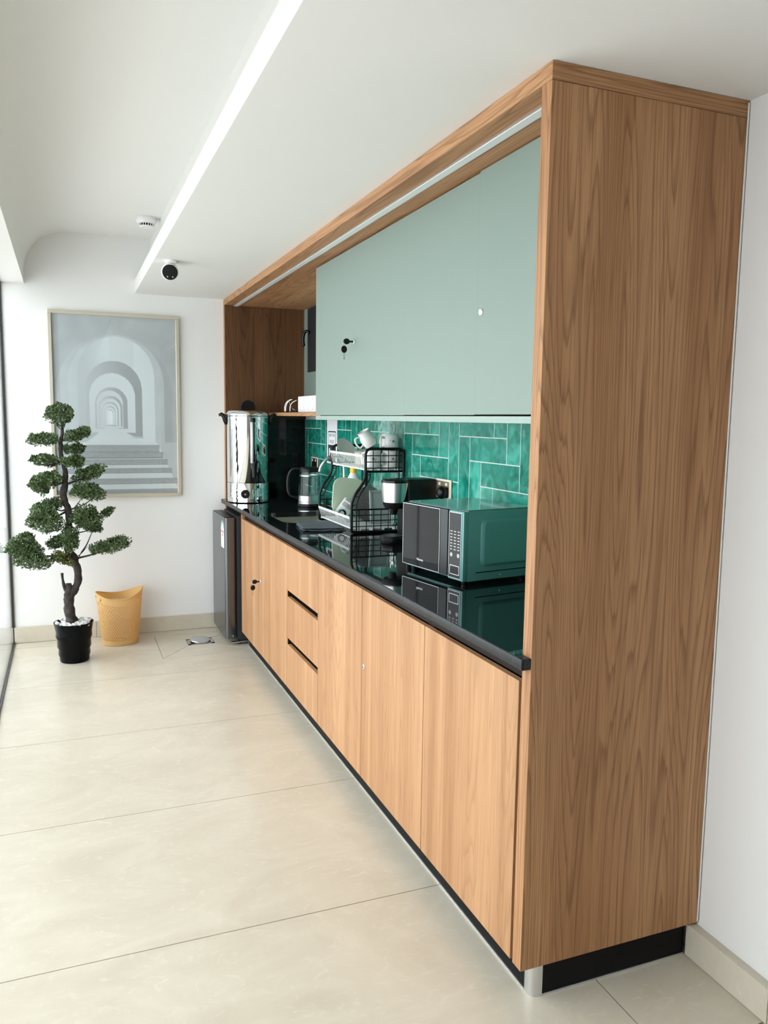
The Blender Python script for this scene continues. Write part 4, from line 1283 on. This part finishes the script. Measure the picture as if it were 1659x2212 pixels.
for k in range(120):
    r = .100 * math.sqrt(random.random()); a = random.random() * 2 * PI
    if r < .028: continue
    o = bpy.data.objects.new('pebble', random.choice(peb_meshes)); COL.objects.link(o); o.parent = tr
    o.location = (r * math.cos(a), r * math.sin(a), .236 - r * .10 + random.random() * .010)
    o.rotation_euler = (random.uniform(-.6, .6), random.uniform(-.6, .6), random.random() * 6)
# trunk
def trunk(name, pts, rs, n=6, seg=14, rough=.17):
    path = spline([tpx(u, v, TY + dy) for (u, v, dy) in pts], n)
    m_ = len(rs) - 1
    rad = []
    for i in range(len(path)):
        f = i / (len(path) - 1) * m_
        k = min(int(f), m_ - 1)
        rad.append(rs[k] + (rs[k + 1] - rs[k]) * (f - k))
    mb = MB().tube(path, rad, seg)
    for v in mb.bm.verts:
        c = min(path, key=lambda p: (p - v.co).length_squared)
        d = v.co - c
        v.co = c + d * (1 + rough * 2.2 * noise.noise(v.co * 28) + rough * noise.noise(v.co * 70))
    return mb.build(name, 'bark', tr, smooth=True)
trunk('trunk', [(154, 1345, 0), (154, 1334, 0), (151, 1307, 0), (153, 1286, 0), (164, 1274, 0), (174, 1258, 0), (175, 1239, 0), (172, 1218, 0), (168, 1203, 0), (157, 1185, 0), (154, 1158, 0), (163, 1124, 0), (161, 1095, .01), (154, 1072, .01), (159, 1041, 0), (161, 1014, 0), (155, 987, 0), (155, 959, 0), (160, 936, 0), (160, 918, 0), (157, 900, 0)],
      [.046, .036, .032, .027, .022, .0215, .021, .020, .020, .021, .019, .019, .020, .020, .017, .014, .013, .012, .009, .004, .002])
trunk('stump', [(151, 1300, 0), (151, 1282, -.004), (152, 1266, -.006), (152, 1257, -.006)], [.026, .024, .019, .016])
trunk('stub_branch', [(148, 1272, -.004), (143, 1262, -.004), (141, 1250, -.004), (140, 1233, -.004)], [.016, .011, .008, .0065])
pads = [  # u, v, half width, half height (print pixels), tilt, depth offset, count, material
    (157, 896, 31, 23, 0, 0, 330, 0), (119, 947, 34, 11, -.06, -.03, 260, 0), (194, 942, 27, 12, -.45, 0, 250, 0),
    (119, 991, 34, 11, .12, .02, 250, 0), (183, 974, 23, 11, -.15, .05, 170, 0), (180, 998, 22, 14, 0, -.05, 240, 0),
    (122, 1030, 33, 16, -.1, -.05, 330, 0), (105, 1046, 20, 14, .3, -.02, 170, 0), (214, 1026, 36, 14, -.3, .03, 330, 0), (206, 1063, 37, 18, .12, -.02, 360, 0),
    (120, 1088, 33, 14, -.2, .03, 260, 0), (112, 1112, 37, 26, .1, -.06, 520, 0), (200, 1118, 32, 24, .1, -.05, 500, 0), (246, 1113, 15, 9, -.4, 0, 110, 0),
    (212, 1142, 24, 12, .2, .04, 180, 0), (64, 1168, 37, 20, .12, -.04, 430, 0), (80, 1192, 40, 17, .18, -.08, 400, 0), (132, 1168, 22, 14, -.3, .05, 190, 0),
    (162, 1160, 18, 26, 0, -.08, 260, 0), (248, 1186, 46, 13, -.2, 0, 430, 0), (146, 1200, 22, 12, .4, -.05, 190, 1), (70, 1150, 16, 10, .1, .05, 90, 0)]
for (u, v, hw, hh, tilt, dy, cnt, mk) in pads:
    c = tpx(u, v, TY + dy)
    mb = MB(); bm = mb.bm
    a_, c_ = hw * .00252, hh * .0027
    b_ = min(max(a_ * .85, .05), .105)
    made = 0
    while made < int(cnt * 5.6):
        p = Vector((random.uniform(-1, 1), random.uniform(-1, 1), random.uniform(-1, 1)))
        q = p.length
        if q > 1 or q < .12: continue
        q3 = Vector((p.x * a_, p.y * b_, p.z * c_))
        q3.z += -math.tan(tilt) * q3.x
        q3 += Vector((noise.noise(q3 * 22 + c), noise.noise(q3 * 22 + c * 2), noise.noise(q3 * 22 - c))) * .028
        out = (Vector((p.x * .8, p.y * .8, p.z + .55)).normalized() + Vector((random.gauss(0, .45), random.gauss(0, .45), random.gauss(0, .35)))).normalized()
        s = out.cross(Vector((random.gauss(0, 1), random.gauss(0, 1), random.gauss(0, 1)))).normalized()
        n_ = out.cross(s)
        ln = random.uniform(.010, .017); wd = ln * .31
        o_ = c + q3
        v0 = bm.verts.new(o_); v1 = bm.verts.new(o_ + out * ln * .6 + s * wd + n_ * wd * .3); v2 = bm.verts.new(o_ + out * ln); v3 = bm.verts.new(o_ + out * ln * .6 - s * wd + n_ * wd * .3); v4 = bm.verts.new(o_ + out * ln * .55 - n_ * wd * .15)
        bm.faces.new((v0, v1, v4)); bm.faces.new((v1, v2, v4)); bm.faces.new((v2, v3, v4)); bm.faces.new((v3, v0, v4))
        made += 1
    o = mb.build('foliage_pad', 'leaf_yellow' if mk else 'leaf', tr, fix=False)
    o['kind'] = 'stuff'
# branches from the trunk into each pad
for (u0, v0, u1, v1, dy, r) in ((160, 930, 145, 905, 0, .003), (160, 930, 172, 905, 0, .003), (157, 950, 100, 950, -.03, .006), (157, 952, 205, 938, 0, .006), (157, 995, 95, 996, .02, .006), (157, 990, 195, 985, -.03, .006),
                                (160, 1040, 105, 1040, -.04, .007), (160, 1045, 225, 1022, .03, .007), (162, 1098, 190, 1080, -.02, .005), (162, 1100, 225, 1075, 0, .005), (162, 1096, 130, 1088, 0, .006), (162, 1100, 105, 1110, -.05, .007),
                                (163, 1104, 200, 1112, -.04, .006), (162, 1150, 215, 1146, .03, .005), (160, 1192, 80, 1182, -.05, .008), (166, 1206, 250, 1192, 0, .007), (170, 1207, 185, 1193, .01, .004), (185, 1194, 212, 1152, .03, .005), (168, 1205, 200, 1180, -.02, .003), (160, 1125, 120, 1140, -.03, .003), (158, 1190, 140, 1202, -.04, .004)):
    p0, p1 = tpx(u0, v0, TY), tpx(u1, v1, TY + dy)
    mid = p0.lerp(p1, .5) + Vector((0, 0, -.012 + .02 * noise.noise(p0 * 30)))
    MB().tube(spline([p0, mid, p1], 4), [r - r * .6 * i / 8 for i in range(9)], 7).build('branch', 'bark', tr, smooth=True)

# perforated waste bin
bcx, bcy = -0.722, 3.735
bn = thing('waste_bin', 'amber yellow perforated plastic waste bin with a scooped rim by the far wall', 'waste bin', (bcx, bcy, 0))
mb = MB(); bm = mb.bm
NA, NR = 50, 23
def bin_r(h): return .108 + .033 * (h / .34) ** .9
def rim_h(a):  # rim height around the bin: scooped low in front, raised at both sides
    return .326 + .022 * math.cos(2 * a) + .010 * math.cos(a)
def bpt(i, f, dr=0.0):
    a = 2 * PI * i / NA
    h = .004 + f * (rim_h(a) - .004)
    r = bin_r(h) + dr
    return Vector((bcx + r * 1.02 * math.cos(a), bcy + r * .92 * math.sin(a), h))
vg = [[bm.verts.new(bpt(i + (.5 if j % 2 else 0), j / NR)) for i in range(NA)] for j in range(NR + 1)]
for j in range(NR):
    for i in range(NA):
        i2 = (i + 1) % NA
        if j % 2 == 0:
            tris = [(vg[j][i], vg[j][i2], vg[j + 1][i]), (vg[j + 1][i], vg[j][i2], vg[j + 1][i2])]
        else:
            tris = [(vg[j][i], vg[j + 1][i2], vg[j + 1][i]), (vg[j][i], vg[j][i2], vg[j + 1][i2])]
        a = 2 * PI * (i + .5) / NA
        solid = j < 2 or j >= NR - 3
        for tv in tris:
            if solid:
                bm.faces.new(tv)
            else:
                c = (tv[0].co + tv[1].co + tv[2].co) / 3
                iv = [bm.verts.new(c + (v.co - c) * .56) for v in tv]
                for k in range(3):
                    bm.faces.new((tv[k], tv[(k + 1) % 3], iv[(k + 1) % 3], iv[k]))
o = mb.build('bin_wall', 'bin', bn, fix=True, smooth=False)
md = o.modifiers.new('thickness', 'SOLIDIFY'); md.thickness = .0022
MB().tube([bpt(i, 1.0, .001) for i in range(NA)], .0042, 8, closed=True).build('rim', 'bin', bn, smooth=True)
mb = MB(); mb.bm.faces.new([mb.bm.verts.new(bpt(i, 0.0) + Vector((0, 0, .002))) for i in range(NA)])
mb.build('bottom', 'bin', bn)
MB().tube([bpt(i, 0.0, .0) for i in range(NA)], .0035, 6, closed=True).build('foot_ring', 'bin', bn, smooth=True)
ah = 27.5
MB().tube([bpt(ah - 2.4, .905, .002), bpt(ah - 2.4, .945, .002), bpt(ah + 2.4, .945, .002), bpt(ah + 2.4, .905, .002)], .0025, 6, closed=True).build('grip_frame', 'bin', bn, smooth=True)

# security camera under the soffit
cc = thing('security_camera', 'small white security camera with a black face under the soffit', 'camera', (-.492, 2.69, H))
MB().lathe([(.030, H - .0005), (.030, H - .010), (.022, H - .014), (0, H - .014)], -.492, 2.69, 32).build('mount', 'smoke_white', cc, smooth=40)
look = (Vector((-1.0, -1.2, 1.0)) - Vector((-.492, 2.70, 2.192))).normalized()
q = look.to_track_quat('Z', 'Y').to_matrix().to_4x4()
MB().tube([(-.492, 2.69, H - .012), (-.492, 2.705, H - .030)], [.017, .015], 16).build('neck', 'smoke_white', cc, smooth=True)
MB().lathe([(.020, -.050), (.036, -.035), (.043, -.005), (.043, .022), (.040, .026), (0, .026)], 0, 0, 36).xform(Matrix.Translation((-.492, 2.715, 2.196)) @ q).build('housing', 'smoke_white', cc, smooth=40)
MB().lathe([(.0385, .0262), (.037, .029), (0, .030)], 0, 0, 36).xform(Matrix.Translation((-.492, 2.715, 2.196)) @ q).build('face', 'black', cc, smooth=40)
for s in (-1, 1):
    MB().lathe([(.004, .0296), (.004, .0312), (0, .0314)], s * .013, -.022, 12).xform(Matrix.Translation((-.492, 2.715, 2.196)) @ q).build('sensor_dot', 'lidgrey', cc)

# smoke detector
sx_, sy_, sz_ = -.545, 3.34, 2.593
sd = thing('smoke_detector', 'round white smoke detector on the upper ceiling beside the step', 'smoke detector', (sx_, sy_, sz_))
MB().lathe([(.056, sz_ - .0005), (.057, sz_ - .012), (.054, sz_ - .026), (.046, sz_ - .034), (.043, sz_ - .034)], sx_, sy_, 40).build('base', 'smoke_white', sd, smooth=40)
MB().lathe([(.034, sz_ - .033), (.034, sz_ - .048)], sx_, sy_, 32).build('chamber', 'black_matt', sd)
MB().lathe([(.041, sz_ - .047), (.038, sz_ - .054), (0, sz_ - .056)], sx_, sy_, 32).build('cap', 'smoke_white', sd, smooth=40)
m = MB()
for k in range(18):
    a = 2 * PI * k / 18
    m.tube([(sx_ + .041 * math.cos(a), sy_ + .041 * math.sin(a), sz_ - .033), (sx_ + .039 * math.cos(a), sy_ + .039 * math.sin(a), sz_ - .049)], .0026, 5)
m.build('vent_ribs', 'smoke_white', sd)

for o in bpy.data.objects:
    if '_base' in o: del o['_base']
